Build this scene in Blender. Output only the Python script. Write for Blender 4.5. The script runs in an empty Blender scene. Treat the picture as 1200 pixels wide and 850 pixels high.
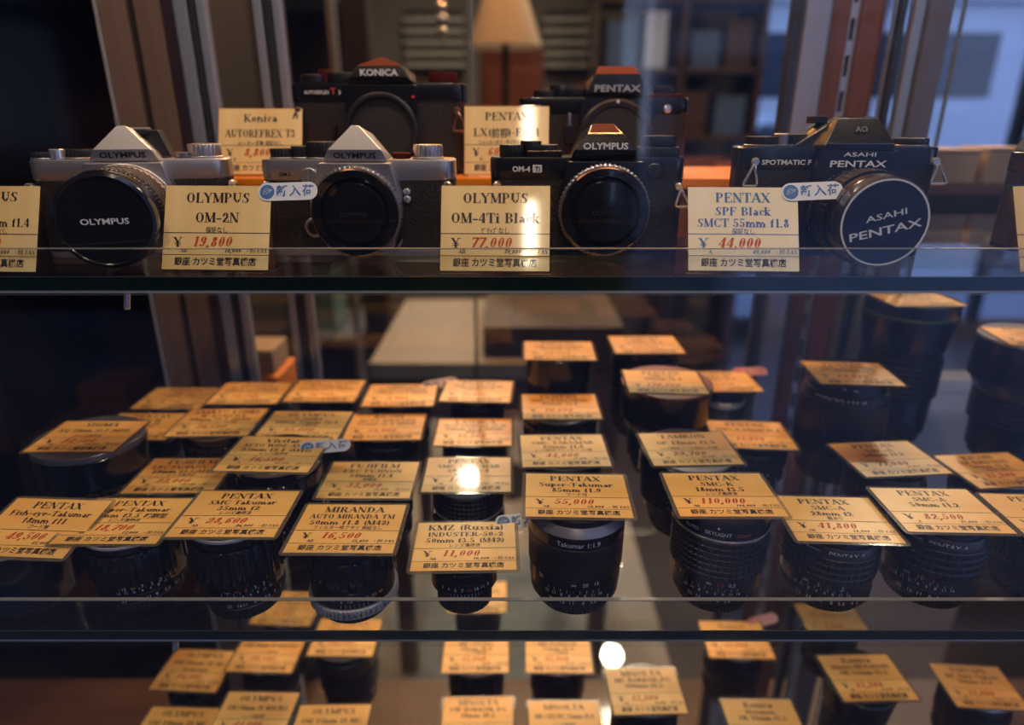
import bpy, bmesh, math, random
from math import pi, sin, cos, radians as R, atan, tan, sqrt, hypot
from mathutils import Matrix, Vector
random.seed(4)
SC = bpy.context.scene
COL = SC.collection

# ------------------------------------------------------------------ camera, sky, lights, exposure
EYE = 1.30                                   # the photographer's eye height above the shop floor
UP_Z, UP_Y = EYE - .0945, .4155              # upper glass shelf: top face, front edge
LO_Z, LO_Y = EYE - .3200, .3535               # lower glass shelf
BT_Z, BT_Y = EYE - .625, .36                 # bottom glass shelf
cam_d = bpy.data.cameras.new('camera'); cam = bpy.data.objects.new('camera', cam_d); COL.objects.link(cam)
cam.location = (0, 0, EYE); cam.rotation_euler = (R(90 - 20.2), 0, 0)
cam_d.sensor_width = 36; cam_d.lens = 779 / 1200 * 36; cam_d.clip_start = .01; cam_d.clip_end = 100
cam_d.dof.use_dof = True; cam_d.dof.focus_distance = .44; cam_d.dof.aperture_fstop = 3.0
SC.camera = cam
SC.view_settings.view_transform = 'Standard'; SC.view_settings.look = 'None'
SC.view_settings.gamma = 1; SC.view_settings.use_curve_mapping = False
SC.view_settings.exposure = 0.0
SC.cycles.transparent_max_bounces = 24; SC.cycles.max_bounces = 8
SC.cycles.caustics_reflective = False; SC.cycles.caustics_refractive = False
SC.cycles.sample_clamp_indirect = 4

w = bpy.data.worlds.new('sky'); SC.world = w; w.use_nodes = True
nt = w.node_tree; bg = nt.nodes['Background']
geo = nt.nodes.new('ShaderNodeTexCoord'); sep = nt.nodes.new('ShaderNodeSeparateXYZ'); rmp = nt.nodes.new('ShaderNodeValToRGB')
nt.links.new(geo.outputs['Generated'], sep.inputs[0]); nt.links.new(sep.outputs['Z'], rmp.inputs[0]); nt.links.new(rmp.outputs[0], bg.inputs[0])
rmp.color_ramp.elements[0].position = 0; rmp.color_ramp.elements[0].color = (.50, .62, 1.0, 1)
rmp.color_ramp.elements[1].position = .7; rmp.color_ramp.elements[1].color = (.24, .38, .85, 1)
bg.inputs[1].default_value = 2.3

def area(name, loc, aim, size, power, color, sy=None):
    l = bpy.data.lights.new(name, 'AREA'); o = bpy.data.objects.new(name, l); COL.objects.link(o)
    l.energy = power; l.color = color; l.size = size
    if sy: l.shape = 'RECTANGLE'; l.size_y = sy
    else: l.shape = 'DISK'
    o.location = loc; o.rotation_euler = (Vector(aim) - Vector(loc)).to_track_quat('-Z', 'Y').to_euler()
    return o
WARM = (1, .47, .14); HALO = (1, .76, .52)
# halogen downlights over the window front
area('window_downlight', (.05, .26, EYE + .62), (.03, .5, EYE - .25), .06, 2.2, HALO)
area('window_downlight', (-.40, .27, EYE + .66), (-.2, .5, EYE - .25), .06, 1.7, HALO)
area('window_downlight', (.50, .27, EYE + .66), (.28, .5, EYE - .25), .06, 1.7, HALO)
# warm strip over the back of the case; unseen fills added under two shelves
area('case_lamp', (0, .66, EYE + .50), (0, .60, EYE - .3), .9, 1.5, (1, .34, .12), .05)
area('under_shelf_fill', (.02, .715, LO_Z - .03), (.02, .55, BT_Z - .2), .8, .45, HALO, .02)
area('base_fill', (.02, .50, BT_Z - .03), (.02, .66, BT_Z - .22), .5, .35, HALO, .02)
# downlight of the awning outside
area('awning_lamp', (-.04, -1.0, 2.30), (.03, .5, 1.1), .028, 3.0, HALO, .2)
# ceiling spots of the shop behind
for x, y, p in ((-.24, 3.24, 9), (.51, 2.67, 8), (-1.3, 2.5, 10), (1.6, 2.4, 10)):
    area('ceiling_spot', (x, y, 2.62), (x, y - .9, .9), .09, p * 2.2, HALO)
# unseen amber fill added at the shop ceiling, reaching under the upper shelf from behind
area('amber_back_fill', (0, 1.75, 2.64), (0, .64, 1.0), 1.2, 52, (1, .38, .09), .08)

# ------------------------------------------------------------------ materials
MATS = {}
def mat(name, col, rough=.5, metal=0, coat=0, bump=None, spec=.5, emit=None, var=None, aniso=0):
    if name in MATS: return MATS[name]
    m = bpy.data.materials.new(name); m.use_nodes = True; n = m.node_tree; b = n.nodes['Principled BSDF']
    b.inputs['Base Color'].default_value = (*col, 1); b.inputs['Roughness'].default_value = rough
    b.inputs['Metallic'].default_value = metal; b.inputs['Coat Weight'].default_value = coat
    b.inputs['Coat Roughness'].default_value = .06; b.inputs['Specular IOR Level'].default_value = spec
    if emit: b.inputs['Emission Color'].default_value = (*emit[0], 1); b.inputs['Emission Strength'].default_value = emit[1]
    tc = n.nodes.new('ShaderNodeTexCoord')
    if bump:                                   # (scale, strength, kind)
        t = n.nodes.new('ShaderNodeTexVoronoi' if bump[2] == 'v' else 'ShaderNodeTexNoise'); t.inputs['Scale'].default_value = bump[0]
        n.links.new(tc.outputs['Object'], t.inputs['Vector'])
        bp = n.nodes.new('ShaderNodeBump'); bp.inputs['Strength'].default_value = bump[1]; bp.inputs['Distance'].default_value = .0004
        n.links.new(t.outputs[0], bp.inputs['Height']); n.links.new(bp.outputs[0], b.inputs['Normal'])
    if var:                                    # (scale vector, colour 2, detail)
        mp = n.nodes.new('ShaderNodeMapping'); mp.inputs['Scale'].default_value = var[0]
        t = n.nodes.new('ShaderNodeTexNoise'); t.inputs['Scale'].default_value = 1; t.inputs['Detail'].default_value = var[2]
        cr = n.nodes.new('ShaderNodeValToRGB'); cr.color_ramp.elements[0].position = .32; cr.color_ramp.elements[1].position = .68
        cr.color_ramp.elements[0].color = (*col, 1); cr.color_ramp.elements[1].color = (*var[1], 1)
        n.links.new(tc.outputs['Object'], mp.inputs[0]); n.links.new(mp.outputs[0], t.inputs['Vector'])
        n.links.new(t.outputs[0], cr.inputs[0]); n.links.new(cr.outputs[0], b.inputs['Base Color'])
    MATS[name] = m; return m
def glass(name, tint=(.96, .98, .97), ior=1.5, rough=0.0, body=None, body_fac=0):
    m = bpy.data.materials.new(name); m.use_nodes = True; n = m.node_tree; n.nodes.clear()
    out = n.nodes.new('ShaderNodeOutputMaterial'); mx = n.nodes.new('ShaderNodeMixShader'); tr = n.nodes.new('ShaderNodeBsdfTransparent')
    gl = n.nodes.new('ShaderNodeBsdfGlossy'); fr = n.nodes.new('ShaderNodeFresnel')
    tr.inputs[0].default_value = (*tint, 1); gl.inputs['Roughness'].default_value = rough; fr.inputs[0].default_value = ior
    gm = n.nodes.new('ShaderNodeNewGeometry'); mr = n.nodes.new('ShaderNodeMapRange'); mr.inputs['To Min'].default_value = ior; mr.inputs['To Max'].default_value = 1 / ior
    n.links.new(gm.outputs['Backfacing'], mr.inputs[0]); n.links.new(mr.outputs[0], fr.inputs[0])     # no refraction in the thin sheet: the far face reflects like the near one
    src = tr.outputs[0]
    if body:
        df = n.nodes.new('ShaderNodeBsdfDiffuse'); df.inputs[0].default_value = (*body, 1); m2 = n.nodes.new('ShaderNodeMixShader')
        m2.inputs[0].default_value = body_fac; n.links.new(src, m2.inputs[1]); n.links.new(df.outputs[0], m2.inputs[2]); src = m2.outputs[0]
    n.links.new(fr.outputs[0], mx.inputs[0]); n.links.new(src, mx.inputs[1]); n.links.new(gl.outputs[0], mx.inputs[2]); n.links.new(mx.outputs[0], out.inputs[0])
    MATS[name] = m; return m
GLASS = glass('clear_glass'); PANE = glass('window_glass', (.97, .98, .99)); ACRYL = glass('clear_acrylic', (.95, .95, .93), 1.49)
EDGE = glass('green_glass_edge', (.05, .12, .09), 1.5, .05, (.008, .045, .026), .55)
FILM = glass('laminate_film', (.8, .78, .72), 1.5, .08, (.6, .55, .45), .12)
ARRIS = mat('ground_glass_arris', (.55, .57, .58), .35)
PAPER = mat('gold_card', (.82, .47, .12), .36, .0, .15, None, .5, None, ((9, 42, 1), (.92, .60, .21), 1.5))  # the lighter streaks paint a soft sheen into the card colours
PAPER2 = mat('cream_card', (.80, .53, .21), .38, 0, .8, None, .5, None, ((45, 8, 1), (.92, .70, .36), 1.5))
PAPER_REFL = mat('reflection_paled_card', (.84, .74, .54), .38, 0, .8, None, .5, None, ((45, 8, 1), (.92, .84, .66), 1.5))  # cream card with a window reflection painted in as paler paper
INK = mat('black_ink', (.018, .015, .02), .45, 0, .3); RED = mat('red_ink', (.50, .058, .010), .45, 0, .3)
BLUE = mat('blue_ink_and_reflection', (.05, .16, .42), .5); WHITEP = mat('white_sticker', (.72, .76, .88), .45, 0, .2); PINK = mat('pink_ink', (.75, .2, .25), .5)  # blue: sticker print, also the reflection tint on one card's lettering
BLK = mat('black_enamel', (.008, .008, .010), .25, 0, .25, (900, .02, 'n')); BLKM = mat('black_satin', (.010, .010, .013), .38)
LBLK = mat('lens_black_alloy', (.008, .008, .013), .23, 0, .1); LRUB = mat('lens_rubber', (.008, .008, .011), .32)
CHR = mat('satin_chrome', (.42, .42, .46), .40, .95, 0, (1500, .05, 'n')); CHP = mat('polished_chrome', (.75, .75, .77), .14, .75)
ALU = mat('aluminium_ring', (.66, .66, .70), .28, .45); DCHR = mat('dark_chrome', (.20, .20, .24), .3, .6)
LEA = mat('leatherette', (.009, .008, .010), .48, 0, 0, (700, .9, 'v')); LEAT = mat('leatherette_brown_black', (.014, .009, .010), .55, 0, 0, (700, .9, 'v'))
WHT = mat('white_engraving', (.80, .80, .82), .5); REDE = mat('red_engraving', (.65, .06, .03), .5); BRASS = mat('amber_engraving', (.75, .4, .12), .5)
GLSB = mat('dark_lens_glass', (.006, .006, .012), .05, 0, 1); CAPP = mat('glossy_black_plastic', (.008, .008, .011), .14, 0, .5)
NAVY = mat('navy_cap', (.012, .014, .035), .3, 0, .3); PRED = mat('red_part_and_red_light', (.085, .012, .010), .75, 0, 0, None, .08)  # red of a button; on prism roofs it paints in warm red light
WOOD = mat('post_wood', (.105, .036, .024), .5, 0, .1, None, .5, None, ((160, 160, 3), (.15, .058, .036), 5)); WOODG = mat('greyed_post_wood', (.145, .092, .075), .5, 0, .1, None, .5, None, ((160, 160, 3), (.19, .125, .10), 5))
STEEL = mat('slotted_steel', (.62, .64, .68), .35, .8); DARK = mat('dark_void', (.008, .006, .007), .7)
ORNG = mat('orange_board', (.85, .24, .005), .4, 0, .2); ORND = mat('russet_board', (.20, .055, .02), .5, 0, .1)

# ------------------------------------------------------------------ mesh builder
class MB:
    def __init__(s): s.v = []; s.f = []; s.m = []; s.X = Matrix(); s.wn = False
    def add(s, vs, fs, mi=0):
        b = len(s.v); X = s.X
        s.v += [tuple(X @ Vector(p)) for p in vs]; s.f += [tuple(i + b for i in f) for f in fs]; s.m += [mi] * len(fs)
    def lathe(s, prof, n=64, mi=0, mod=None, cap=(True, True)):
        vs = []; k = len(prof)
        for j, p in enumerate(prof):
            for i in range(n):
                r = p[0] + (mod(i, j) if mod else 0); a = 2 * pi * i / n
                vs.append((r * cos(a), r * sin(a), p[1]))
        fs = [(j * n + i, j * n + (i + 1) % n, (j + 1) * n + (i + 1) % n, (j + 1) * n + i) for j in range(k - 1) for i in range(n)]
        if cap[0]: fs.append(tuple(reversed(range(n))))
        if cap[1]: fs.append(tuple((k - 1) * n + i for i in range(n)))
        s.add(vs, fs, mi)
    def cyl(s, x, y, z, r, h, n=32, mi=0, ch=.0004, mod=None):
        X = s.X; s.X = X @ Matrix.Translation((x, y, z))
        s.lathe([(r - ch, 0), (r, ch), (r, h - ch), (r - ch, h)], n, mi, mod); s.X = X
    def hull(s, pts, bev=0, mi=0, seg=2):
        bm = bmesh.new()
        for p in pts: bm.verts.new(p)
        bmesh.ops.convex_hull(bm, input=bm.verts[:])
        bmesh.ops.delete(bm, geom=[v for v in bm.verts if not v.link_faces], context='VERTS')
        bmesh.ops.dissolve_limit(bm, angle_limit=.02, verts=bm.verts[:], edges=bm.edges[:])
        if bev: s.wn = True; bmesh.ops.bevel(bm, geom=bm.edges[:] , offset=bev, segments=seg, affect='EDGES', profile=.5, clamp_overlap=True)
        bm.verts.index_update(); s.add([v.co[:] for v in bm.verts], [[v.index for v in f.verts] for f in bm.faces], mi); bm.free()
    def box(s, x0, x1, y0, y1, z0, z1, bev=0, mi=0):
        if bev: s.hull([(x, y, z) for x in (x0, x1) for y in (y0, y1) for z in (z0, z1)], bev, mi)
        else:
            s.add([(x0, y0, z0), (x1, y0, z0), (x1, y1, z0), (x0, y1, z0), (x0, y0, z1), (x1, y0, z1), (x1, y1, z1), (x0, y1, z1)],
                  [(3, 2, 1, 0), (4, 5, 6, 7), (0, 1, 5, 4), (1, 2, 6, 5), (2, 3, 7, 6), (3, 0, 4, 7)], mi)
    def extr(s, out, z0, z1, ch=0, mi=0):
        n = len(out); cx = sum(p[0] for p in out) / n; cy = sum(p[1] for p in out) / n
        def ring(z, k): return [(cx + (x - cx) * (1 - k / max(.001, hypot(x - cx, y - cy))), cy + (y - cy) * (1 - k / max(.001, hypot(x - cx, y - cy))), z) for x, y in out]
        rs = [ring(z0, ch), ring(z0 + ch, 0), ring(z1 - ch, 0), ring(z1, ch)] if ch else [ring(z0, 0), ring(z1, 0)]
        fs = [tuple(reversed(range(n)))] + [tuple((len(rs) - 1) * n + i for i in range(n))]
        for j in range(len(rs) - 1): fs += [(j * n + i, j * n + (i + 1) % n, (j + 1) * n + (i + 1) % n, (j + 1) * n + i) for i in range(n)]
        s.add([p for r in rs for p in r], fs, mi)
    def tube(s, pts, r, n=8, closed=False, mi=0):
        P = [Vector(p) for p in pts]; k = len(P); vs = []; up = None
        for i, p in enumerate(P):
            a = P[(i - 1) % k] if (closed or i) else p; b = P[(i + 1) % k] if (closed or i < k - 1) else p
            t = (b - a).normalized()
            if up is None: up = t.orthogonal().normalized()
            up = (up - t * up.dot(t)).normalized(); sd = t.cross(up)
            vs += [tuple(p + up * (r * cos(2 * pi * j / n)) + sd * (r * sin(2 * pi * j / n))) for j in range(n)]
        L = k if closed else k - 1
        fs = [(i * n + j, i * n + (j + 1) % n, ((i + 1) % k) * n + (j + 1) % n, ((i + 1) % k) * n + j) for i in range(L) for j in range(n)]
        if not closed: fs += [tuple(reversed(range(n))), tuple((k - 1) * n + j for j in range(n))]
        s.add(vs, fs, mi)
    def obj(s, name, mats, parent=None, ang=32):
        me = bpy.data.meshes.new(name); me.from_pydata(s.v, [], s.f)
        for q in (mats if isinstance(mats, (list, tuple)) else [mats]): me.materials.append(q)
        me.polygons.foreach_set('material_index', s.m)
        me.shade_smooth(); me.set_sharp_from_angle(angle=R(ang)); me.update()
        o = bpy.data.objects.new(name, me); COL.objects.link(o)
        if s.wn: wm = o.modifiers.new('weighted_normals', 'WEIGHTED_NORMAL'); wm.keep_sharp = True
        if parent: o.parent = parent
        return o
def rrect(w, d, r, n=6, cx=0, cy=0):
    o = []
    for sx, sy, a0 in ((1, 1, 0), (-1, 1, 90), (-1, -1, 180), (1, -1, 270)):
        for i in range(n + 1):
            a = R(a0 + 90 * i / n); o.append((cx + sx * (w / 2 - r) + r * cos(a), cy + sy * (d / 2 - r) + r * sin(a)))
    return o
def thing(name, label, cat, loc=(0, 0, 0), rz=0, group=None):
    o = bpy.data.objects.new(name, None); COL.objects.link(o); o.empty_display_size = .02
    o.location = loc; o.rotation_euler = (0, 0, rz); o['label'] = label; o['category'] = cat
    if group: o['group'] = group
    return o
def tag(o, label, cat, group=None):
    o['label'] = label; o['category'] = cat
    if group: o['group'] = group
    return o
def struct(o): o['kind'] = 'structure'; return o
def bx(name, m, x0, x1, y0, y1, z0, z1, bev=0, parent=None):
    b = MB(); b.box(x0, x1, y0, y1, z0, z1, bev); return b.obj(name, m, parent)

# ------------------------------------------------------------------ lettering
# flat sans (and Japanese) letters come from Blender's built-in font, cached as triangles
_tc = {}
def sans(txt, bold=0):
    k = (txt, bold)
    if k not in _tc:
        cu = bpy.data.curves.new('t', 'FONT'); cu.body = txt; cu.size = 1; cu.resolution_u = 2; cu.offset = bold; cu.align_x = 'CENTER'
        o = bpy.data.objects.new('t', cu); COL.objects.link(o); dg = bpy.context.evaluated_depsgraph_get()
        me = o.evaluated_get(dg).to_mesh()
        vs = [(v.co.x, v.co.y) for v in me.vertices]; fs = [tuple(p.vertices) for p in me.polygons]
        o.evaluated_get(dg).to_mesh_clear(); COL.objects.unlink(o); bpy.data.objects.remove(o); bpy.data.curves.remove(cu)
        if vs:
            x0 = min(v[0] for v in vs); x1 = max(v[0] for v in vs); y0 = min(v[1] for v in vs); y1 = max(v[1] for v in vs)
        else: x0 = x1 = y0 = y1 = 0
        _tc[k] = (vs, fs, x0, x1, y0, y1)
    return _tc[k]
# serif letters: stems (thick), hairlines (thin), nib-contrast arcs and slab serifs, cap height 1
G = {
'A': (.84, 'l.08 0 .41 1 n;l.41 1 .74 0 t;h.2 .6 .33;s.08 0;s.74 0'), 'B': (.80, 'v.2 0 1 n;h.05 .45 .97;h.05 .45 .03;h.2 .45 .53;a.43 .75 .25 .22 -90 90;a.43 .27 .28 .25 -90 90'),
'C': (.84, 'a.45 .5 .37 .49 50 310;e.74 .68 1;e.74 0 .3'), 'D': (.86, 'v.2 0 1 n;h.05 .4 .97;h.05 .4 .03;a.38 .5 .38 .48 -90 90'),
'E': (.78, 'v.2 0 1 n;h.05 .68 .97;h.05 .7 .03;h.2 .5 .52;e.68 .72 1;e.7 0 .28;e.5 .38 .66'), 'F': (.74, 'v.2 0 1 d;h.05 .66 .97;h.2 .5 .52;e.66 .72 1;e.5 .38 .66'),
'G': (.88, 'a.45 .5 .37 .49 50 300;e.74 .68 1;v.7 0 .42 t'), 'H': (.92, 'v.2 0 1 b;v.72 0 1 b;h.2 .72 .52'), 'I': (.40, 'v.2 0 1 b'),
'J': (.60, 'v.4 .2 1 t;a.24 .22 .16 .2 180 360'), 'K': (.86, 'v.2 0 1 b;l.28 .42 .7 1 n;l.38 .55 .72 0 t;s.7 1;s.74 0'), 'L': (.74, 'v.2 0 1 t;h.05 .66 .03;e.66 0 .3'),
'M': (1.0, 'V.14 0 1;s.14 0;v.84 0 1 b;l.16 1 .48 .05 t;l.48 .05 .82 1 n;h.02 .2 .97'), 'N': (.88, 'V.14 0 1;s.14 0;l.14 1 .7 0 t;V.72 0 1;s.72 1;h.02 .2 .97'),
'O': (.86, 'a.43 .5 .36 .49 0 360'), 'P': (.76, 'v.2 0 1 b;h.2 .45 .97;h.2 .45 .47;a.43 .72 .26 .25 -90 90'), 'Q': (.86, 'a.43 .5 .36 .49 0 360;l.45 .2 .8 -.15 t'),
'R': (.84, 'v.2 0 1 b;h.2 .45 .97;h.2 .45 .5;a.43 .74 .25 .23 -90 90;l.42 .5 .72 0 t;s.77 0'), 'S': (.72, 'a.36 .75 .24 .24 40 250;a.36 .25 .26 .24 -130 70;l.2 .64 .54 .36 t;e.6 .7 .98;e.1 .02 .3'),
'T': (.80, 'v.4 0 1 d;h.05 .75 .97;e.06 .7 1;e.74 .7 1'), 'U': (.86, 'v.2 .3 1 t;V.68 .3 1;s.68 1;a.44 .32 .24 .3 180 360'), 'V': (.82, 'l.1 1 .42 0 t;l.42 0 .72 1 n;s.1 1;s.72 1'),
'W': (1.15, 'l.1 1 .36 0 t;l.36 0 .56 1 n;l.56 1 .82 0 t;l.82 0 1.05 1 n;s.1 1;s.56 1;s1.05 1'), 'X': (.84, 'l.12 1 .7 0 t;l.7 1 .12 0 n;s.12 1;s.7 1;s.12 0;s.7 0'),
'Y': (.80, 'l.08 1 .4 .48 t;l.4 .48 .7 1 n;v.4 0 .5 d;s.08 1;s.7 1'), 'Z': (.74, 'h.1 .66 .97;h.08 .68 .03;l.6 1 .14 0 t;e.1 .75 1;e.68 0 .25'),
'a': (.62, 'v.46 .03 .5 n;a.3 .48 .17 .17 0 170;a.28 .2 .2 .19 0 360;h.46 .6 .04'), 'b': (.66, 'v.16 0 1 t;a.36 .32 .22 .33 0 360'), 'c': (.56, 'a.32 .33 .24 .32 45 315;q.48 .5'),
'd': (.70, 'v.5 0 1 b;a.3 .33 .22 .32 0 360'), 'e': (.60, 'a.32 .33 .25 .32 0 320;h.1 .55 .36'), 'f': (.46, 'v.22 0 .78 d;a.36 .78 .16 .2 60 180;h.05 .42 .64'),
'g': (.62, 'a.28 .42 .2 .22 0 360;a.28 -.06 .24 .16 0 360;h.3 .58 .62'), 'h': (.74, 'v.16 0 1 b;a.36 .42 .2 .22 0 180;v.56 0 .42 d'), 'i': (.38, 'v.18 0 .66 b;q.18 .88'),
'k': (.70, 'v.16 0 1 b;l.22 .28 .52 .66 n;l.3 .36 .54 0 t;s.5 .66;s.56 0'), 'l': (.38, 'v.18 0 1 b'), 'm': (1.06, 'v.16 0 .66 b;a.34 .44 .18 .2 0 180;v.52 0 .44 d;a.7 .44 .18 .2 0 180;v.88 0 .44 d'),
'n': (.74, 'v.16 0 .66 b;a.36 .42 .2 .22 0 180;v.56 0 .42 d'), 'o': (.66, 'a.33 .33 .25 .32 0 360'), 'p': (.68, 'v.16 -.25 .66 b;a.37 .32 .23 .32 0 360'),
'r': (.56, 'v.16 0 .66 b;a.36 .44 .18 .2 60 180;q.46 .55'), 's': (.52, 'a.27 .49 .16 .16 40 250;a.27 .17 .18 .16 -130 70;l.16 .42 .38 .24 t;e.44 .44 .66;e.08 0 .2'),
't': (.44, 'v.2 .08 .9 n;h.05 .4 .64;a.36 .12 .14 .12 180 300'), 'u': (.72, 'v.16 .15 .66 t;v.54 0 .66 b;a.35 .2 .19 .19 180 360'), 'v': (.60, 'l.06 .66 .3 0 t;l.3 0 .54 .66 n;s.06 .66;s.54 .66'),
'w': (.9, 'l.06 .66 .26 0 t;l.26 0 .42 .66 n;l.42 .66 .62 0 t;l.62 0 .82 .66 n;s.06 .66;s.82 .66'), 'x': (.62, 'l.08 .66 .52 0 t;l.52 .66 .08 0 n;s.08 0;s.52 0;s.08 .66;s.52 .66'),
'y': (.60, 'l.06 .66 .3 0 t;l.54 .66 .18 -.24 n;s.06 .66;s.54 .66;q.14 -.2'), 'z': (.56, 'h.06 .5 .63;h.06 .5 .03;l.46 .66 .1 0 t'),
'0': (.66, 'a.33 .5 .25 .49 0 360'), '1': (.60, 'v.34 0 1 d;l.14 .84 .32 1 n'), '2': (.66, 'a.32 .72 .23 .27 -20 175;l.52 .62 .14 .06 t;h.1 .58 .06;e.58 0 .28;q.14 .7'),
'3': (.66, 'a.3 .75 .2 .24 -90 150;a.3 .26 .25 .26 -150 90;q.14 .78;q.1 .2'), '4': (.68, 'v.44 0 1 d;l.06 .3 .42 1 n;h.06 .62 .28'), '5': (.66, 'h.16 .56 .91;h.16 .56 .96;V.16 .5 .97;a.32 .31 .25 .3 -150 140;q.1 .2'),
'6': (.66, 'a.33 .3 .25 .3 0 360;a.5 .5 .42 .5 100 180;q.52 .86'), '7': (.64, 'h.08 .58 .90;h.08 .58 .96;l.55 .95 .28 0 t;e.1 .72 1'), '8': (.66, 'a.33 .75 .2 .24 0 360;a.33 .26 .25 .26 0 360'),
'9': (.66, 'a.33 .7 .25 .3 0 360;a.16 .5 .42 .5 -80 0;q.14 .14'), ',': (.34, 'q.16 .06;l.2 .06 .1 -.2 t'), '.': (.32, 'q.15 .08'), '-': (.56, 'h.06 .5 .38;h.06 .5 .32'), '*': (.5, 'h.08 .42 .8;V.25 .62 .98'),
'(': (.42, 'a.5 .42 .36 .62 120 240'), ')': (.42, 'a-.08 .42 .36 .62 -60 60'), '+': (.7, 'h.1 .6 .42;V.35 .14 .7'), '/': (.5, 'l.08 -.1 .42 1.05 n'), '・': (.4, 'q.2 .4'), ' ': (.42, ''),
'¥': (.86, 'l.1 1 .43 .48 t;l.43 .48 .74 1 n;v.43 0 .5 d;s.1 1;s.74 1;h.14 .72 .44;h.14 .72 .26'),
}
_gc = {}
def glyph(c):
    if c in _gc: return _gc[c]
    wd, ops = G[c]; vs = []; fs = []; T, N = .21, .075
    def quad(a, b, cc, d): fs.append(tuple(range(len(vs), len(vs) + 4))); vs.extend((a, b, cc, d))
    def rect(x0, x1, y0, y1): quad((x0, y0), (x1, y0), (x1, y1), (x0, y1))
    def slab(x, y):
        y = .03 if abs(y) < .02 else y; y0 = y - .03 if y <= .03 else y - .055
        rect(x - .17, x + .17, y0, y0 + .055)
    for op in ops.split(';'):
        if not op: continue
        k = op[0]; p = op[1:].split(); f = [float(q) for q in p if q.lstrip('-').replace('.', '', 1).isdigit()]
        if k == 'v':
            rect(f[0] - T / 2, f[0] + T / 2, f[1], f[2])
            if p[3] in 'bd': slab(f[0], f[1])
            if p[3] in 'bt': slab(f[0], f[2])
        elif k == 'V': rect(f[0] - N / 2, f[0] + N / 2, f[1], f[2])
        elif k == 'h': rect(f[0], f[1], f[2] - .035, f[2] + .035)
        elif k == 'e': rect(f[0] - .045, f[0] + .03, f[1], f[2])
        elif k == 's': slab(f[0], f[1])
        elif k == 'l':
            t = (T if p[4] == 't' else N) / 2 * 1.05
            quad((f[0] - t, f[1]), (f[0] + t, f[1]), (f[2] + t, f[3]), (f[2] - t, f[3]))
        elif k == 'q':
            n0 = len(vs); vs.extend((f[0] + .1 * cos(i * pi / 3), f[1] + .1 * sin(i * pi / 3)) for i in range(6)); fs.append(tuple(range(n0, n0 + 6)))
        elif k == 'a':
            n = max(4, int(abs(f[5] - f[4]) / 24)); prev = None
            for i in range(n + 1):
                a = R(f[4] + (f[5] - f[4]) * i / n); t = N + (T - N) * abs(cos(a)) ** 1.2; t2 = N + (.10 - N) * abs(cos(a))
                o_ = (f[0] + f[2] * cos(a), f[1] + f[3] * sin(a)); q = (f[0] + (f[2] - t) * cos(a), f[1] + (f[3] - N) * sin(a))
                if prev: quad(prev[0], o_, q, prev[1])
                prev = (o_, q)
    _gc[c] = (wd, vs, fs); return _gc[c]
def serif(mb, txt, x, y, h, mi=0, align='c', maxw=None, slant=0, wide=1.12, z=0):
    tot = sum(glyph(c)[0] if c in G else .95 for c in txt) * h * wide; sx = h * wide
    if maxw and tot > maxw: sx *= maxw / tot; tot = maxw
    cx = x - (tot / 2 if align == 'c' else tot if align == 'r' else 0)
    for c in txt:
        if c not in G: kana(mb, c, cx + .475 * sx, y - .08 * h, h * 1.0, mi, 'c', .9 * sx, slant, z, .02); cx += .95 * sx; continue
        wd, vs, fs = glyph(c); mb.add([(cx + px * sx + slant * py * h, y + py * h, z) for px, py in vs], fs, mi); cx += wd * sx
def kana(mb, txt, x, y, h, mi=0, align='c', maxw=None, slant=0, z=0, bold=0, wx=1.0):
    vs, fs, x0, x1, y0, y1 = sans(txt, bold); k = h / .78; wd = (x1 - x0) * k * wx; sx = k * wx
    if maxw and wd > maxw: sx *= maxw / wd; wd = maxw
    ox = x - x0 * sx - (wd / 2 if align == 'c' else wd if align == 'r' else 0)
    mb.add([(ox + px * sx + slant * py * k, y + py * k, z) for px, py in vs], fs, mi)
def ringtext(mb, txt, r, z, h, ang, mi=0, gap=1.0, flip=False):
    """text wrapped round a cylinder, centred on angle ang (radians, -pi/2 faces the viewer)"""
    vs, fs, x0, x1, y0, y1 = sans(txt); k = h / .73
    out = []
    for px, py in vs:
        a = ang + (px * k * gap) / r * (-1 if flip else 1); zz = z + (-(py - .36) * k if flip else (py - .36) * k)
        out.append(((r + .00012) * cos(a), (r + .00012) * sin(a), zz))
    mb.add(out, fs, mi)

# ------------------------------------------------------------------ the shop, the street, the display case
WALLD = mat('dark_brown_wall', (.030, .022, .020), .7); WALLG = mat('greige_wall', (.16, .135, .11), .8, 0, 0, None, .3)
FLOORM = mat('shop_floor', (.05, .045, .05), .35, 0, 0, None, .5, None, ((4, 4, 4), (.07, .062, .066), 3))
CEILM = mat('shop_ceiling', (.30, .27, .24), .8); PAVE = mat('pavement', (.07, .07, .08), .8, 0, 0, None, .5, None, ((2, 2, 2), (.10, .10, .115), 5)); PALEP = mat('pale_paving', (.18, .19, .22), .8, 0, 0, None, .5, None, ((2, 2, 2), (.24, .25, .28), 5))
FACW = mat('white_facade', (.62, .63, .66), .7, 0, 0, None, .4, None, ((.8, .8, 3), (.70, .71, .74), 3)); FACD = mat('facade_window', (.02, .03, .045), .12, 0, .5)
FACB = mat('brown_facade', (.03, .022, .02), .8)
def S(name, m, *b): return struct(bx(name, m, *b))
S('floor', FLOORM, -3.2, 4.6, .30, 4.1, -.1, 0)
S('ceiling', CEILM, -3.2, 4.6, .1, 4.1, 2.7, 2.8)
S('wall_left', WALLD, -3.3, -3.2, .1, 4.1, 0, 2.7)
S('wall_right', WALLD, 4.6, 4.7, .1, 4.1, 0, 2.7)
b = MB()
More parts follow.
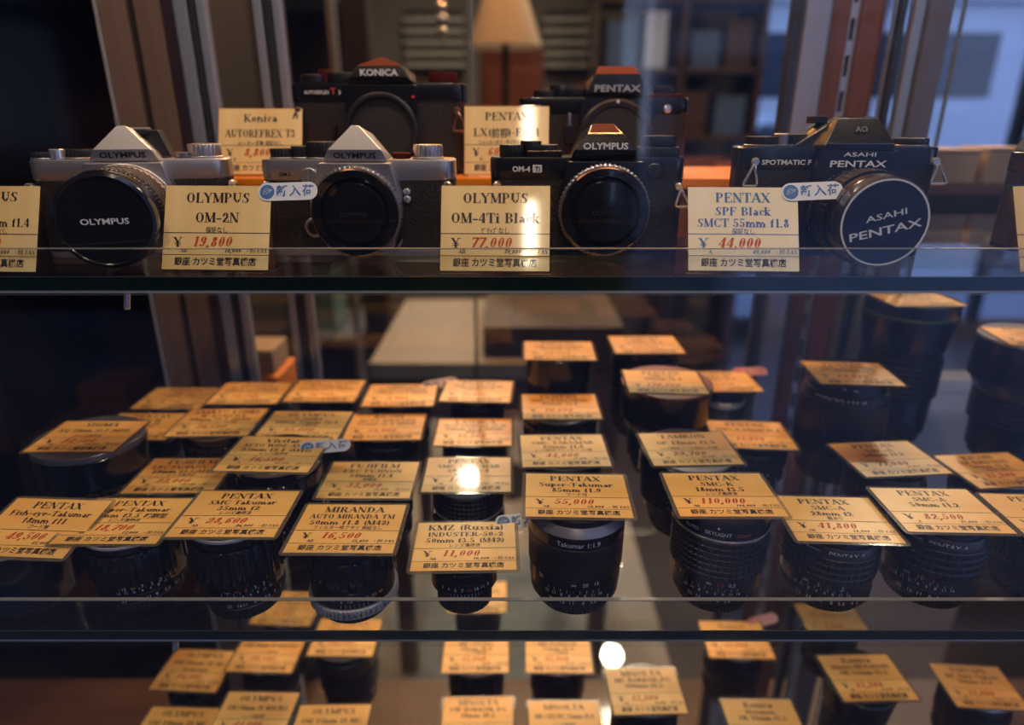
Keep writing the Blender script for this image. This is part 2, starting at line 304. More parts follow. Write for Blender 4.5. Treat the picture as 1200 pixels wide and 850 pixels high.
for r in ((-3.2, 1.22, 0, 2.7), (1.22, 4.6, 2.25, 2.7), (1.72, 2.02, 0, 2.25), (2.02, 4.6, 0, .10)): b.box(r[0], r[1], 4.0, 4.1, r[2], r[3])
struct(b.obj('wall_back', WALLG))
S('trim_1', WALLD, 1.22, 4.6, 3.96, 4.0, 2.2, 2.3)
b = MB()
for r in ((-6, 4.7, 2.15, 4.2), (-6, 4.7, 0, .42), (-6, -.95, .42, 2.15), (1.35, 4.7, .42, 2.15)): b.box(r[0], r[1], .19, .26, r[2], r[3])
struct(b.obj('wall_front', FACB))
S('window_1', PANE, -.95, 1.35, .222, .228, .42, 2.15)
b = MB(); b.box(1.22, 1.72, 4.03, 4.04, .05, 2.2); struct(b.obj('door_1', PANE))
b = MB()
for r in ((1.22, 1.27, 0, 2.25), (1.67, 1.72, 0, 2.25), (1.27, 1.67, 0, .12), (1.27, 1.67, .95, 1.0)): b.box(r[0], r[1], 4.0, 4.06, r[2], r[3])
o = b.obj('door_frame', DARK, bpy.data.objects['door_1'])
S('window_2', PANE, 2.02, 4.6, 4.03, 4.04, .10, 2.25)
S('trim_2', DARK, 2.86, 2.92, 4.0, 4.06, .10, 2.25)
# ground of the street on both sides
S('ground', PAVE, -30, 30, -26, 26, -.16, -.101)
b = MB(); b.hull([(x, y, z) for x, y in ((.55, -1.2), (14, -1.2), (14, -9.9), (3.4, -9.9)) for z in (-.101, -.06)]); struct(b.obj('ground_haze_paving', PALEP))  # unseen pale paving added to lift the window haze at right
S('ground_far_paving', PALEP, -1, 14, 4.3, 9.1, -.101, -.06)
S('trim_4', FACB, -6, 4.7, -1.35, .19, 2.40, 2.5)          # unseen awning slab added to shade the window reflections
def facade(name, m, x0, x1, y, z1, face, floors, cols, sill=.9, wz=1.5, th=1.0):
    root = thing(name, {'far_building': 'white street building with dark window bands beyond the shop', 'pale_building': 'pale office building across the street from the shop window', 'added_dark_building': 'added dark brown building across the street that darkens the left reflections'}[name], 'building', ((x0 + x1) / 2, y, -.1))
    b = MB(); b.box(x0 - (x0 + x1) / 2, x1 - (x0 + x1) / 2, min(0, -face * th), max(0, -face * th), 0, z1 + .1); b.obj('wall', m, root)
    wd = (x1 - x0) / cols
    for k in range(floors):
        for i in range(cols):
            xa = -(x1 - x0) / 2 + i * wd + wd * .1; b = MB(); za = .1 + sill + k * 3.1
            b.box(xa, xa + wd * .8, *sorted((face * .02, -face * .05)), za, za + wz); b.obj('window', FACD, root)
    b = MB()
    for k in range(1, floors + 1): b.box(-(x1 - x0) / 2, (x1 - x0) / 2, *sorted((face * .12, 0)), k * 3.1 - .35, k * 3.1 - .2)
    b.obj('ledge', m, root); return root
facade('far_building', FACW, .6, 12, 9.2, 6.4, -1, 2, 6, 1.55, .75)
facade('pale_building', mat('grey_facade', (.30, .31, .34), .7), 2.2, 16, -10, 6.4, 1, 2, 7, 1.0, 1.2)
facade('added_dark_building', FACB, -16, .9, -4.5, 6.4, 1, 2, 6)  # unseen dark building added to keep the left window reflections dark

# case posts with the slotted steel standards
def post(x0, x1, name, label, m=WOOD, y0=.74, y1=.80):
    t = thing(name, label, 'post', ((x0 + x1) / 2, (y0 + y1) / 2, 0)); h = (x1 - x0) / 2
    bx('upright', m, -h, h, -.03, .03, 0, 2.7, .0015, t); return t
post(-.411, -.383, 'wooden_post', 'brown wooden post left of the dark slot at the left', WOODG)
post(-.3755, -.349, 'wooden_post', 'brown wooden post right of the dark slot at the left', WOODG)
t = thing('slot_strip', 'black recessed strip between the two left wooden posts', 'strip', (-.3795, .765, 0)); bx('channel', DARK, -.0033, .0033, -.02, .03, 0, 2.7, 0, t)
t = post(-.3485, -.326, 'purple_post', 'dark purple-brown post beside the left wooden posts', mat('purple_brown_panel', (.045, .025, .038), .45, 0, .2), .742, .80); bx('bright_edge', ALU, .0113, .0128, -.03, -.026, 0, 2.7, 0, t)
t = thing('edge_strip', 'thin bright metal strip along the left wooden post', 'strip', (-.413, .742, 0)); bx('strip', ALU, -.0012, .0012, -.003, .03, 0, 2.7, 0, t)
post(.313, .3375, 'wooden_post', 'russet wooden post left of the slotted metal strip')
post(.3485, .372, 'wooden_post', 'russet wooden post right of the slotted metal strip')
t = thing('slotted_standard', 'pale slotted metal shelf standard between the right wooden posts', 'shelf standard', (.343, .748, 0))
b = MB(); z = 0
bx('backing', DARK, -.005, .005, .004, .03, 0, 2.7, 0, t)
for sx in (-1, 1): b.box(*sorted((sx * .0022, sx * .0052)), -.002, .003, 0, 2.7)
while z < 2.7: b.box(-.0024, .0024, -.002, .003, z, z + .014); z += .034
b.obj('slotted_rail', STEEL, t)

# sliding glass doors at the back of the case, with thick polished edges
GE = glass('polished_glass_edge', (.30, .40, .46), 1.5, .06, (.34, .42, .52), .45)
def gdoor(x0, x1, y, label, stiles):
    t = thing('sliding_glass_door', label, 'glass door', ((x0 + x1) / 2, y, .3)); h = (x1 - x0) / 2
    bx('pane', GLASS, -h, h, -.0025, .0025, 0, 2.1, 0, t)
    for sx in (-1, 1): bx('edge', GE, *sorted((sx * h, sx * (h + .0015))), -.0027, .0027, 0, 2.1, 0, t)
    for q in stiles:
        m = MB(); m.box(q[0] - (x0 + x1) / 2, q[1] - (x0 + x1) / 2, -.006, .006, 0, 2.1, .002); m.obj('stile', q[2], t)
    return t
PCH = mat('stile_blue_steel', (.34, .40, .50), .25, .5); PCD = mat('stile_dark', (.035, .04, .05), .3, .3)
gdoor(-.322, -.0395, .715, 'left sliding glass door at the back of the case', ((-.322, -.309, PCH), (-.3085, -.302, PCD), (-.301, -.292, PCH), (-.247, -.238, PCH), (-.2375, -.229, PCD), (-.2285, -.220, PCH)))
gdoor(-.042, .31, .727, 'right sliding glass door at the back of the case', ((.272, .283, PCD), (.285, .309, PCH)))
t = gdoor(.374, .44, .727, 'narrow grey glass panel right of the right wooden posts', ((.376, .383, PCD), (.390, .400, PCH), (.404, .428, mat('stile_grey', (.16, .15, .17), .35, .4))))

# glass shelves with green front edges, ground arrises and an added reflection strip of height lip
def shelf(name, label, zt, y0, y1, x0, x1, th, refl_h):
    t = thing(name, label, 'glass shelf', (0, (y0 + y1) / 2, zt - th)); ym = (y0 + y1) / 2
    bx('glass_slab', GLASS, x0, x1, y0 + .0006 - ym, y1 - ym, 0, th, 0, t)
    bx('front_edge', EDGE, x0, x1, y0 - .0004 - ym, y0 + .0006 - ym, .0007, th - .0007, 0, t)
    m = MB(); m.box(x0, x1, y0 - .0006 - ym, y0 + .0004 - ym, -.00035, .0012); m.obj('ground_lower_arris', ARRIS, t)
    m = MB(); m.box(x0, x1, y0 - .0005 - ym, y0 + .0001 - ym, th - .0004, th); m.obj('ground_upper_arris', mat('fine_arris', (.16, .20, .19), .3), t)
    if refl_h:
        g = MB(); g.box(x0, x1, y0 - .0052 - ym, y0 - .0022 - ym, -.0005, th + refl_h - .0003); q = g.obj('reflection_strip', GLASS, t)
        g = MB(); g.box(x0, x1, y0 - .0052 - ym, y0 - .0022 - ym, th + refl_h - .0003, th + refl_h + .0002); g.obj('reflection_line', mat('reflection_line_grey', (.30, .32, .33), .25, .3), q)  # pale rim drawn in place of the shelf edge's reflected line
    return t
shelf('glass_shelf', 'upper glass shelf carrying the row of cameras', UP_Z, UP_Y, .705, -1.0, 1.0, .0105, .0185)
shelf('glass_shelf', 'lower glass shelf carrying the rows of lenses', LO_Z, LO_Y, .708, -1.0, 1.0, .0085, .0285)
shelf('glass_shelf', 'bottom glass shelf in shadow below the rows of lenses', BT_Z, BT_Y, .708, -1.0, 1.0, .0085, 0)
def clip(x, y, z, lab):
    t = thing('shelf_clip', lab, 'shelf clip', (x, y, z)); m = MB(); m.X = Matrix.Rotation(R(12), 4, 'Y')
    m.cyl(0, 0, -.013, .0021, .012, 12); m.obj('pin', CHP, t); m = MB(); m.box(-.004, .004, -.003, .004, -.0012, 0, .0004); m.obj('cap', CHP, t)
clip(-.250, UP_Y + .006, UP_Z - .0105, 'small chrome clip under the upper shelf edge at left')
clip(-.2275, LO_Y + .005, LO_Z - .0085, 'small chrome clip under the lower shelf edge at left')
# case floor below the bottom shelf
S('trim_3', mat('brown_base', (.07, .04, .028), .45, 0, .1, None, .5, None, ((5, 60, 5), (.10, .06, .042), 4)), -1, 1, .32, .82, EYE - .86, EYE - .84)
tag(bx('floor_rug', mat('pale_rug', (.40, .41, .43), .8, 0, 0, (90, .3, 'n')), -.47, .40, 1.0, 3.4, 0, .006, .002), 'pale grey rug on the shop floor below the table', 'rug')

# riser carrying the back row of cameras
t = thing('display_riser', 'orange riser board behind the front cameras on the upper shelf', 'display riser', (.01, .62, UP_Z + .0004))
rz = EYE - .0465 - UP_Z
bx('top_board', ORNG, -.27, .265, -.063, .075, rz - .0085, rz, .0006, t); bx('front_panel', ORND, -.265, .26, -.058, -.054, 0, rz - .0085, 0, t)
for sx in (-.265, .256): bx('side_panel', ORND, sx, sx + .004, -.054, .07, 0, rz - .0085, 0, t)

# ------------------------------------------------------------------ price cards
CW, CH = .070, .0553
SHOP = '銀座 カツミ堂写真機店'
def sticker(parent, X, kind='blue'):
    m = MB(); m.X = X
    m.extr(rrect(.0390, .0118, .0058, 8, .0135, 0), 0, .00025, 0, 0)
    col = {'blue': BLUE, 'pink': PINK}[kind]
    q = m.obj('new_arrival_sticker', WHITEP if kind == 'blue' else mat('pink_label', (.80, .52, .55), .5), parent); q['label'] = ('white and blue oblong new arrival sticker' if kind == 'blue' else 'pink and white oblong sticker')
    p = MB(); p.X = X; p.extr([(.0048 * cos(a * pi / 12), .0048 * sin(a * pi / 12)) for a in range(24)], .00028, .00034, 0, 0)
    for k in range(3):
        pts = [(.0012 + .0021 * cos(a) * (1 + .25 * k) - .0012, .0020 * sin(a + k) * (1 - .12 * k), .00042) for a in [i * .42 + k * 2.1 for i in range(9)]]
        p.tube(pts, .00017, 5, False, 1)
    kana(p, '新', .0098, -.0026, .0062, 0, 'c', None, 0, .00040, .02); kana(p, '入', .0184, -.0026, .0062, 0, 'c', None, 0, .00040, .02); kana(p, '荷', .0268, -.0026, .0062, 0, 'c', None, 0, .00040, .02)
    p.obj('sticker_print', [col, WHITEP], q)
def card(name, label, x, y, z, yaw, tilt, lines, note, price, grade, pre, stand=False, stick=None, paper=None, ink=None):
    root = thing(name, label, 'price card', (x, y, z), R(yaw), None)
    h = CH / 2; X = Matrix.Translation((0, 0, .0302 * sin(R(tilt)) if stand else 0)) @ Matrix.Rotation(R(tilt), 4, 'X')
    m = MB(); m.X = X
    if stand:
        m.extr(rrect(CW + .003, CH + .003, .0008, 2), -.0022, -.0004); m.box(-CW / 2 - .0015, CW / 2 + .0015, -h - .0017, -h - .0003, -.0004, .0016)
        m.X = Matrix(); zz = .0302 * sin(R(tilt)); yb = -(h + .0012) * cos(R(tilt)); m.box(-CW / 2 - .0015, CW / 2 + .0015, yb + .001, yb + .026, 0, .0018)
        m.obj('acrylic_holder', ACRYL, root)
    else:
        m.extr(rrect(CW + .0052, CH + .0050, .0030, 4), 0, .00042); m.obj('laminate_film', FILM, root)
    m = MB(); m.X = X; m.extr(rrect(CW, CH, .0003, 1), .00045, .0006); pc = m.obj('paper', paper or (PAPER2 if stand else PAPER), root)
    p = MB(); p.X = X; zt = .00072; Y = lambda f: h - f * CH
    n = len(lines)
    if stand: pos = [(.145, .0066), (.38, .0066)] if n == 2 else [(.125, .0064), (.29, .0056), (.43, .0056)]
    else: pos = [(.12, .0066), (.27, .0052), (.40, .0052)] if n == 3 else [(.13, .0066), (.33, .0056)]
    for (f, hh), tx in zip(pos, lines): serif(p, tx, 0, Y(f) - hh / 2, hh, 0, 'c', CW * .84, 0, 1.12, zt)
    if note: kana(p, note, 0, Y(.53 if stand else .505) - .0018, .0036, 0, 'c', CW * .66, 0, zt, .012, .8)
    for f, tk in ((.565, .0005), (.825, .00035)): p.add([(-CW / 2, Y(f) - tk / 2, zt), (CW / 2, Y(f) - tk / 2, zt), (CW / 2, Y(f) + tk / 2, zt), (-CW / 2, Y(f) + tk / 2, zt)], [(0, 1, 2, 3)], 0)
    serif(p, '¥', -CW * .36, Y(.67) - .0034, .0064, 0, 'c', None, 0, 1.1, zt)
    serif(p, price, -CW * .04, Y(.665) - .0034, .0066, 1, 'c', CW * .46, .24, 1.12, zt)
    if grade: serif(p, grade, -CW * .30, Y(.775) - .0012, .0025, 0, 'c', None, 0, 1.15, zt)
    if pre: serif(p, pre, CW * .16, Y(.775) - .0012, .0027, 0, 'c', CW * .19, .24, 1.15, zt); serif(p, '+', CW * .30, Y(.775) - .0012, .0027, 0, 'c', None, 0, 1, zt); kana(p, '税', CW * .345, Y(.775) - .0012, .0030, 0, 'c', None, .15, zt); serif(p, '・TAX', CW * .425, Y(.775) - .0012, .0026, 0, 'c', None, .24, 1.1, zt)
    kana(p, SHOP, 0, Y(.905) - .0021, .0046, 2, 'c', CW * .77, 0, zt, .02, 1.05)
    p.obj('print', [ink or INK, RED, INK], pc)
    if stick:
        sx, sy, sa, kind = stick; sticker(root, X @ Matrix.Translation((sx, sy, .0009)) @ Matrix.Rotation(R(sa), 4, 'Z') @ Matrix.Rotation(R(0 if stand else 28), 4, 'X'), kind)
    return root

# ------------------------------------------------------------------ lenses
def seg_mesh(z0, z1, r0, r1, style, opt, n=72):
    m = MB(); c = min(.0005, (z1 - z0) * .2)
    if style == 'plain': m.lathe([(r0 - c, z0), (r0, z0 + c), (r1, z1 - c), (r1 - c, z1)], n)
    elif style == 'rib':
        k = opt * 4; pat = (0, 0, -.0006, -.0006)
        m.lathe([(r0 - .0008, z0), (r0, z0 + .0006), (r1, z1 - .0006), (r1 - .0008, z1)], k, 0, lambda i, j: pat[i % 4] if j in (1, 2) else 0)
    elif style == 'scal':
        k = 144; per = 144 // opt
        m.lathe([(r0 - .0013, z0), (r0, z0 + .0009), (r1, z1 - .0009), (r1 - .0013, z1)], k, 0, lambda i, j: -.0011 if (j in (1, 2) and (i % per) < per * .45) else 0)
    elif style == 'grid':
        nr, rows = opt; k = nr * 4; pat = (0, 0, 0, -.0007); pr = [(r0 - .0008, z0)]; hh = (z1 - z0) / rows; flags = [0]
        for q in range(rows):
            za = z0 + q * hh; f = q / rows; rr = r0 + (r1 - r0) * f
            for dz, dr, fl in ((.12, -.0007, 0), (.24, 0, 1), (.82, 0, 1), (.94, -.0007, 0)): pr.append((rr + dr, za + hh * dz)); flags.append(fl)
        pr.append((r1 - .0008, z1)); flags.append(0)
        m.lathe(pr, k, 0, lambda i, j: pat[i % 4] if flags[j] else 0)
    return m
def lens(label, x, y, H, D, segs, marks=(), z=LO_Z, top=None, group=None, rot=0):
    """segs: (part, z0, z1, r0, r1, style, material, option) as fractions of height and radius"""
    root = thing('camera_lens', label, 'lens', (x, y, z), 0, group); rad = D / 2; out = {}
    for nm, a, b_, r0, r1, st, mt, op in segs:
        m = seg_mesh(a * H, b_ * H, r0 * rad, r1 * rad, st, op); out[nm] = (m.obj(nm, mt, root), a * H, b_ * H, r0 * rad, r1 * rad)
    last = segs[-1]; rt = last[4] * rad
    if top == 'cap':
        m = MB(); m.lathe([(rt - .0018, H - .003), (rt - .0018, H - .0007), (rt - .004, H - .0004), (rt * .6, H - .0009)], 48); m.obj('front_cap', CAPP, root)
    else:
        m = MB(); m.lathe([(rt - .0012, H - .0002), (rt - .0015, H - .004), (rt * .8, H - .0055), (rt * .72, H - .0075)], 48, 0, None, (False, False)); m.obj('inner_rim', LBLK, root)
        m = MB(); m.lathe([(rt * .73, H - .0072), (rt * .55, H - .0052), (rt * .3, H - .0042), (.001, H - .0040)], 40); m.obj('front_glass', GLSB, root)
    fa = math.atan2(-y, -x)
    groups = {}
    for tx, deg, zf, hh, c, part in marks: groups.setdefault(part, []).append((tx, deg, zf, hh, c))
    for part, ms in groups.items():
        if part not in out: continue
        ob, za, zb, ra, rb = out[part]; m = MB()
        for tx, deg, zf, hh, c in ms:
            t = (zf * H - za) / max(1e-6, zb - za); ringtext(m, tx, ra + (rb - ra) * min(1, max(0, t)), zf * H, hh * 1.15, fa + R(deg), c)
        m.obj('engraving', [WHT, REDE, BRASS, BLKM], ob)
    return root
def scale_marks(part, z0, part2=None, z1=None, seed=0, h=.0022):
    r = random.Random(seed); o = []
    for i, tx in enumerate(['16', '11', '8', '4', '4', '8', '11', '16']): o.append((tx, -34 + i * 9.7, z0, h * .8, 0, part))
    for i in range(9): o.append(('|', -32 + i * 8, z0 + .045, h * .7, 1 if i == 4 else 0, part))
    if part2:
        for i, tx in enumerate(['22', '16', '11', '8', '5.6', '4', '2']): o.append((tx, -30 + i * 13 + r.uniform(0, 6), z1, h, 0, part2))
    return o
def T_tak(s=24, chrome=ALU):                    # Takumar style: scalloped ring, slim bright filter ring
    return [('rear_cap', 0, .13, .80, .82, 'rib', BLKM, 60), ('mount_ring', .13, .17, .84, .84, 'plain', CHR, 0), ('aperture_ring', .17, .28, .93, .93, 'rib', LBLK, 72), ('scale_ring', .28, .42, .93, .95, 'plain', LBLK, 0),
            ('focus_ring', .42, .84, 1, 1, 'scal', LBLK, s), ('barrel_front', .84, .95, .93, .96, 'plain', LBLK, 0), ('filter_ring', .945, .985, .985, .985, 'plain', chrome, 0), ('rim', .985, 1, .955, .955, 'plain', LBLK, 0)]
def T_grid(n=48, rows=6, ring=CHP):              # rubber waffle grip
    return [('rear_cap', 0, .10, .78, .80, 'rib', BLKM, 60), ('aperture_ring', .10, .24, .90, .92, 'rib', LBLK, 60), ('scale_ring', .24, .38, .92, .95, 'plain', LBLK, 0),
            ('focus_ring', .38, .80, .99, 1, 'grid', LRUB, (n, rows)), ('bright_ring', .80, .825, .985, .985, 'plain', ring, 0), ('barrel_front', .825, .985, .97, .99, 'plain', LBLK, 0), ('rim', .985, 1, .97, .97, 'plain', LBLK, 0)]
def T_low(ring=ALU):                            # short standard lens, chrome rim
    return [('rear_cap', 0, .16, .84, .86, 'rib', BLKM, 60), ('aperture_ring', .16, .34, .96, .96, 'rib', LBLK, 64), ('scale_ring', .34, .46, .95, .95, 'plain', LBLK, 0), ('focus_ring', .46, .80, 1, 1, 'rib', LRUB, 54),
            ('barrel_front', .80, .95, .93, .91, 'plain', LBLK, 0), ('filter_ring', .95, 1, .92, .92, 'plain', ring, 0)]
def T_tele():                                   # tall telephoto
    return [('rear_cap', 0, .06, .70, .72, 'rib', BLKM, 60), ('aperture_ring', .06, .14, .78, .80, 'rib', LBLK, 60), ('barrel_rear', .14, .34, .80, .82, 'plain', LBLK, 0), ('focus_ring', .34, .62, .88, .88, 'grid', LRUB, (60, 7)),
            ('scale_ring', .62, .68, .84, .86, 'plain', BLKM, 0), ('barrel_front', .68, .90, .90, 1, 'plain', LBLK, 0), ('green_ring', .90, .915, 1, 1, 'plain', mat('green_line', (.03, .10, .06), .4), 0), ('hood_ring', .915, 1, .99, .97, 'plain', LBLK, 0)]
def T_hood():                                   # fast tele with a flared hood
    return [('rear_cap', 0, .08, .62, .63, 'rib', BLKM, 60), ('aperture_ring', .08, .18, .70, .72, 'rib', LBLK, 60), ('focus_ring', .18, .52, .78, .80, 'grid', LRUB, (48, 5)), ('name_ring', .52, .63, .86, .92, 'plain', BLKM, 0),
            ('hood', .63, .975, .97, 1, 'plain', BLK, 0), ('red_rim', .975, 1, 1, 1, 'plain', mat('dull_red_rim', (.22, .07, .07), .35), 0)]

# ------------------------------------------------------------------ cameras
FWD = Matrix.Rotation(R(90), 4, 'X')              # local z of a lathe becomes "towards the viewer" (-y)
def fplate(b, txt, x, z, h, y, mi=0, bold=.02, maxw=None, wx=1.0, align='c'):
    """letters standing on a vertical front face at depth y"""
    X = b.X; b.X = X @ Matrix.Translation((x, y, z)) @ FWD; kana(b, txt, 0, -h / 2, h, mi, align, maxw, 0, 0, bold, wx); b.X = X
def lug(root, x, z, y, side, mtl=CHP, ring=True, sz=1.0, ax=0):
    t = MB(); t.X = Matrix.Translation((x, y, z)) @ FWD; t.lathe([(.0030, -.004), (.0030, 0), (.0022, .0012), (.0018, .0012)], 20); q = t.obj('strap_lug', mtl, root)
    if ring:
        m = MB(); k = .0075 * sz; a = [(x + side * .001, y - .0022, z - .0005), (x - .0042 * sz + side * .0025, y - .003, z - 1.6 * k), (x + .0042 * sz + side * .0035, y - .003, z - 1.6 * k)]
        pts = []
        for i in range(3):
            p, q_, r_ = Vector(a[i - 1]), Vector(a[i]), Vector(a[(i + 1) % 3])
            for f in (.22, .12, .06): pts.append(q_.lerp(p, f) + (r_ - q_) * (0 if f > .1 else .03))
            for f in (.06, .12, .22): pts.append(q_.lerp(r_, f) + (p - q_) * (0 if f > .1 else .03))
        m.tube(pts, .00095, 8, True); m.obj('strap_ring', mtl, root)
def knurl(n): return lambda i, j: (0, 0, -.00045, -.00045)[i % 4] if j in (1, 2) else 0
def dial(root, name, x, y, z, r, h, m, n=0, rim=None):
    b = MB(); b.cyl(x, y, z, r, h, n * 4 if n else 40, 0, .0005, knurl(n) if n else None); q = b.obj(name, m, root)
    if rim: b = MB(); b.cyl(x, y, z - .0002, r + .0008, .0014, 40); b.obj('dial_base', rim, q)
    return q
def slr(label, x, y, z, yaw, w, z1, z2, metal, lea, dep=.033, rad=.010, bot=.0045, off=0, name='slr_camera'):
    root = thing(name, label, 'camera', (x, y, z + .0003), R(yaw))
    m = MB(); m.extr(rrect(w, dep, rad, 7, 0, dep / 2), bot - .0002, z1 + .0002); m.obj('body', lea, root)
    m = MB(); m.extr(rrect(w, dep, rad, 7, 0, dep / 2), 0, bot, .0008); m.obj('bottom_plate', metal, root)
    m = MB(); m.extr(rrect(w + .0006, dep + .0006, rad, 7, 0, dep / 2), z1, z2, .0011); m.obj('top_plate', metal, root)
    return root
def om_prism(root, cx, zb, metal, trapez=False, name='prism_housing'):
    m = MB()
    if trapez:
        P = [(cx - .0235, -.004, zb), (cx + .0235, -.004, zb), (cx - .0215, -.0065, zb + .006), (cx + .0215, -.0065, zb + .006), (cx - .0125, -.003, zb + .0165), (cx + .0125, -.003, zb + .0165),
             (cx - .0085, .012, zb + .0220), (cx + .0085, .012, zb + .0220), (cx - .014, .033, zb + .016), (cx + .014, .033, zb + .016), (cx - .022, .033, zb), (cx + .022, .033, zb)]
    else:
        P = [(cx - .0225, -.005, zb - .0012), (cx + .0225, -.005, zb - .0012), (cx - .0185, -.0062, zb + .0068), (cx + .0185, -.0062, zb + .0068), (cx - .0026, .0015, zb + .0225), (cx + .0026, .0015, zb + .0225),
             (cx - .0055, .033, zb + .0165), (cx + .0055, .033, zb + .0165), (cx - .019, .033, zb), (cx + .019, .033, zb)]
    m.hull(P, .0004, 0, 1); return m.obj(name, metal, root)
def apron(root, cx, z0, z1, metal, wt=.0245, wm=.031, wb=.022, y=-.0105):
    m = MB(); zm = z1 - .021
    f = [(cx - wt, z1), (cx + wt, z1), (cx + wm, zm), (cx + wm * .97, zm - .016), (cx + wb, z0), (cx - wb, z0), (cx - wm * .97, zm - .016), (cx - wm, zm)]
    m.hull([(a, yy, b) for a, b in f for yy in (y, .002)], .0012); return m.obj('mount_housing', metal, root)
def ringpart(root, name, m_, cx, cz, prof, n=96, mod=None, cap=(True, True), tilt=None):
    b = MB(); b.X = Matrix.Translation((cx, 0, cz)) @ FWD; b.lathe(prof, n, 0, mod, cap); return b.obj(name, m_, root)
def body_cap(root, cx, cz, y, r, txt=None):
    c = ringpart(root, 'body_cap', CAPP, cx, cz, [(r, y), (r, y + .003), (r - .001, y + .0045), (r * .80, y + .0052), (r * .76, y + .0040), (r * .70, y + .0040), (r * .68, y + .0062), (r * .40, y + .0068), (.001, y + .0070)], 96)
    if txt: m = MB(); fplate(m, txt, cx, cz, .0033, -(y + .0075), 0, .01, .024); m.obj('embossed_name', mat('embossed_black', (.03, .03, .034), .3), c)
    return c
CAMY = .483
# black-on-chrome body with a chrome fifty and a front cap, leftmost
t = slr('chrome SLR camera with a black capped lens at the left end', -.2695, CAMY + .004, UP_Z, 13, .129, .053, .067, CHR, LEA); cx = -.001; cz = .0335
apron(t, cx, .003, .0655, CHR); om_prism(t, cx, .067, CHR)
m = MB(); fplate(m, 'OLYMPUS', cx, .0705, .0042, -.0066, 0, .025, .031, 1.25); m.obj('name_engraving', BLKM, t)
m = MB(); m.box(cx - .010, cx + .013, .014, .031, .083, .0865, .0006); q = m.obj('hot_shoe', BLKM, t); m = MB(); m.box(cx - .009, cx + .012, .015, .030, .0863, .0878, .0005); m.obj('shoe_rail', CHR, q)
m = MB(); m.hull([(cx + .009, .016, .068), (cx + .026, .016, .068), (cx + .009, .031, .068), (cx + .026, .031, .068), (cx + .009, .018, .086), (cx + .019, .018, .086), (cx + .009, .031, .086), (cx + .019, .031, .086)], .0008); m.obj('shoe_base', BLKM, t)
dial(t, 'film_counter', -.056, .016, .067, .0095, .0045, BLKM, 30, CHR); dial(t, 'shutter_button', -.047, .010, .067, .005, .007, CHP); dial(t, 'mode_dial', -.034, .016, .067, .009, .0065, BLKM, 30, CHR)
dial(t, 'rewind_knob', .048, .016, .067, .0115, .0095, CHR, 26, CHR); dial(t, 'lever_pivot', .034, .012, .067, .006, .004, DCHR)
lug(t, -.0655, .049, -.001, -1, ring=False); lug(t, .0665, .049, -.001, 1, sz=.9)
for nm, mm, a, b_, ra, rb, md, n in (('mount_ring', CHR, .010, .0145, .0315, .0315, None, 96), ('shutter_ring', CHR, .0145, .022, .0305, .0305, knurl(60), 240), ('aperture_ring', LBLK, .044, .051, .0305, .0305, knurl(70), 280), ('barrel_front', LBLK, .051, .058, .0298, .0298, None, 96), ('filter_ring', CHP, .058, .0596, .0302, .0302, None, 96)):
    ringpart(t, nm, mm, cx, cz, [(ra - .0006, a), (ra, a + .0006), (rb, b_ - .0006), (rb - .0006, b_)], n, md)
gr = MB(); gr.X = Matrix.Translation((cx, 0, cz)) @ FWD; k = 200; pr = []; fl = []
for q in range(8):
    for dz, dr, f in ((.1, -.0007, 0), (.25, 0, 1), (.8, 0, 1), (.92, -.0007, 0)): pr.append((.0308 + dr, .022 + (q + dz) * .022 / 8)); fl.append(f)
gr.lathe(pr, k, 0, lambda i, j: (0, 0, -.0006, -.0006)[(i + 2 * (j // 4)) % 4] if fl[j] else 0); gr.obj('focus_ring', mat('diamond_rubber', (.035, .026, .022), .4), t)
c = ringpart(t, 'front_cap', CAPP, cx, cz, [(.0305, .0596), (.0307, .062), (.0297, .0665), (.0277, .0672), (.0270, .0664), (.001, .0664)], 96)
m = MB(); fplate(m, 'OLYMPUS', cx, cz, .0040, -.0666, 0, .02, .028, 1.3); m.obj('cap_lettering', WHT, c)
# chrome body with body cap
t = slr('chrome SLR camera with a glossy black body cap', -.1090, CAMY, UP_Z, 0, .136, .053, .067, CHR, LEA); cx = .001; cz = .0325
apron(t, cx, .003, .0655, CHR); om_prism(t, cx, .067, CHR)
m = MB(); fplate(m, 'OLYMPUS', cx, .0703, .0042, -.0066, 0, .025, .032, 1.25); m.obj('name_engraving', BLKM, t); m = MB(); fplate(m, 'OM-2', -.0500, .0573, .0026, -.0006, 0, .03, .011); m.obj('model_engraving', BLKM, t)
for nm, x, r, h, mm, n in (('film_counter', -.055, .0085, .007, BLKM, 24), ('shutter_button', -.041, .0075, .0085, BLKM, 24), ('mode_dial', -.026, .0115, .0115, BLKM, 34), ('rewind_knob', .049, .0105, .0095, CHR, 24), ('lever_pivot', .030, .0065, .004, PRED, 0)): dial(t, nm, x, .015, .067, r, h, mm, n, CHR if n else None)
lug(t, -.0645, .0495, -.001, -1, ring=False); lug(t, .0635, .0495, -.001, 1, sz=.9)
ringpart(t, 'mount_ring', DCHR, cx, cz, [(.0305, .010), (.0318, .0108), (.0318, .0145), (.0300, .0155), (.0290, .0155)], 240, lambda i, j: -.0006 if (j in (1, 2) and i % 4 > 1) else 0)
body_cap(t, cx, cz, .0150, .0298, 'OLYMPUS')
m = MB(); m.hull([(cx + .020, -.0125, .001), (cx + .0275, -.0125, .009), (cx + .030, -.0125, .010), (cx + .0305, -.0125, .014), (cx + .020, -.009, .001), (cx + .0305, -.009, .014), (cx + .0275, -.016, .008), (cx + .0225, -.016, .0035)], .0004); m.obj('lens_release', CHR, t)
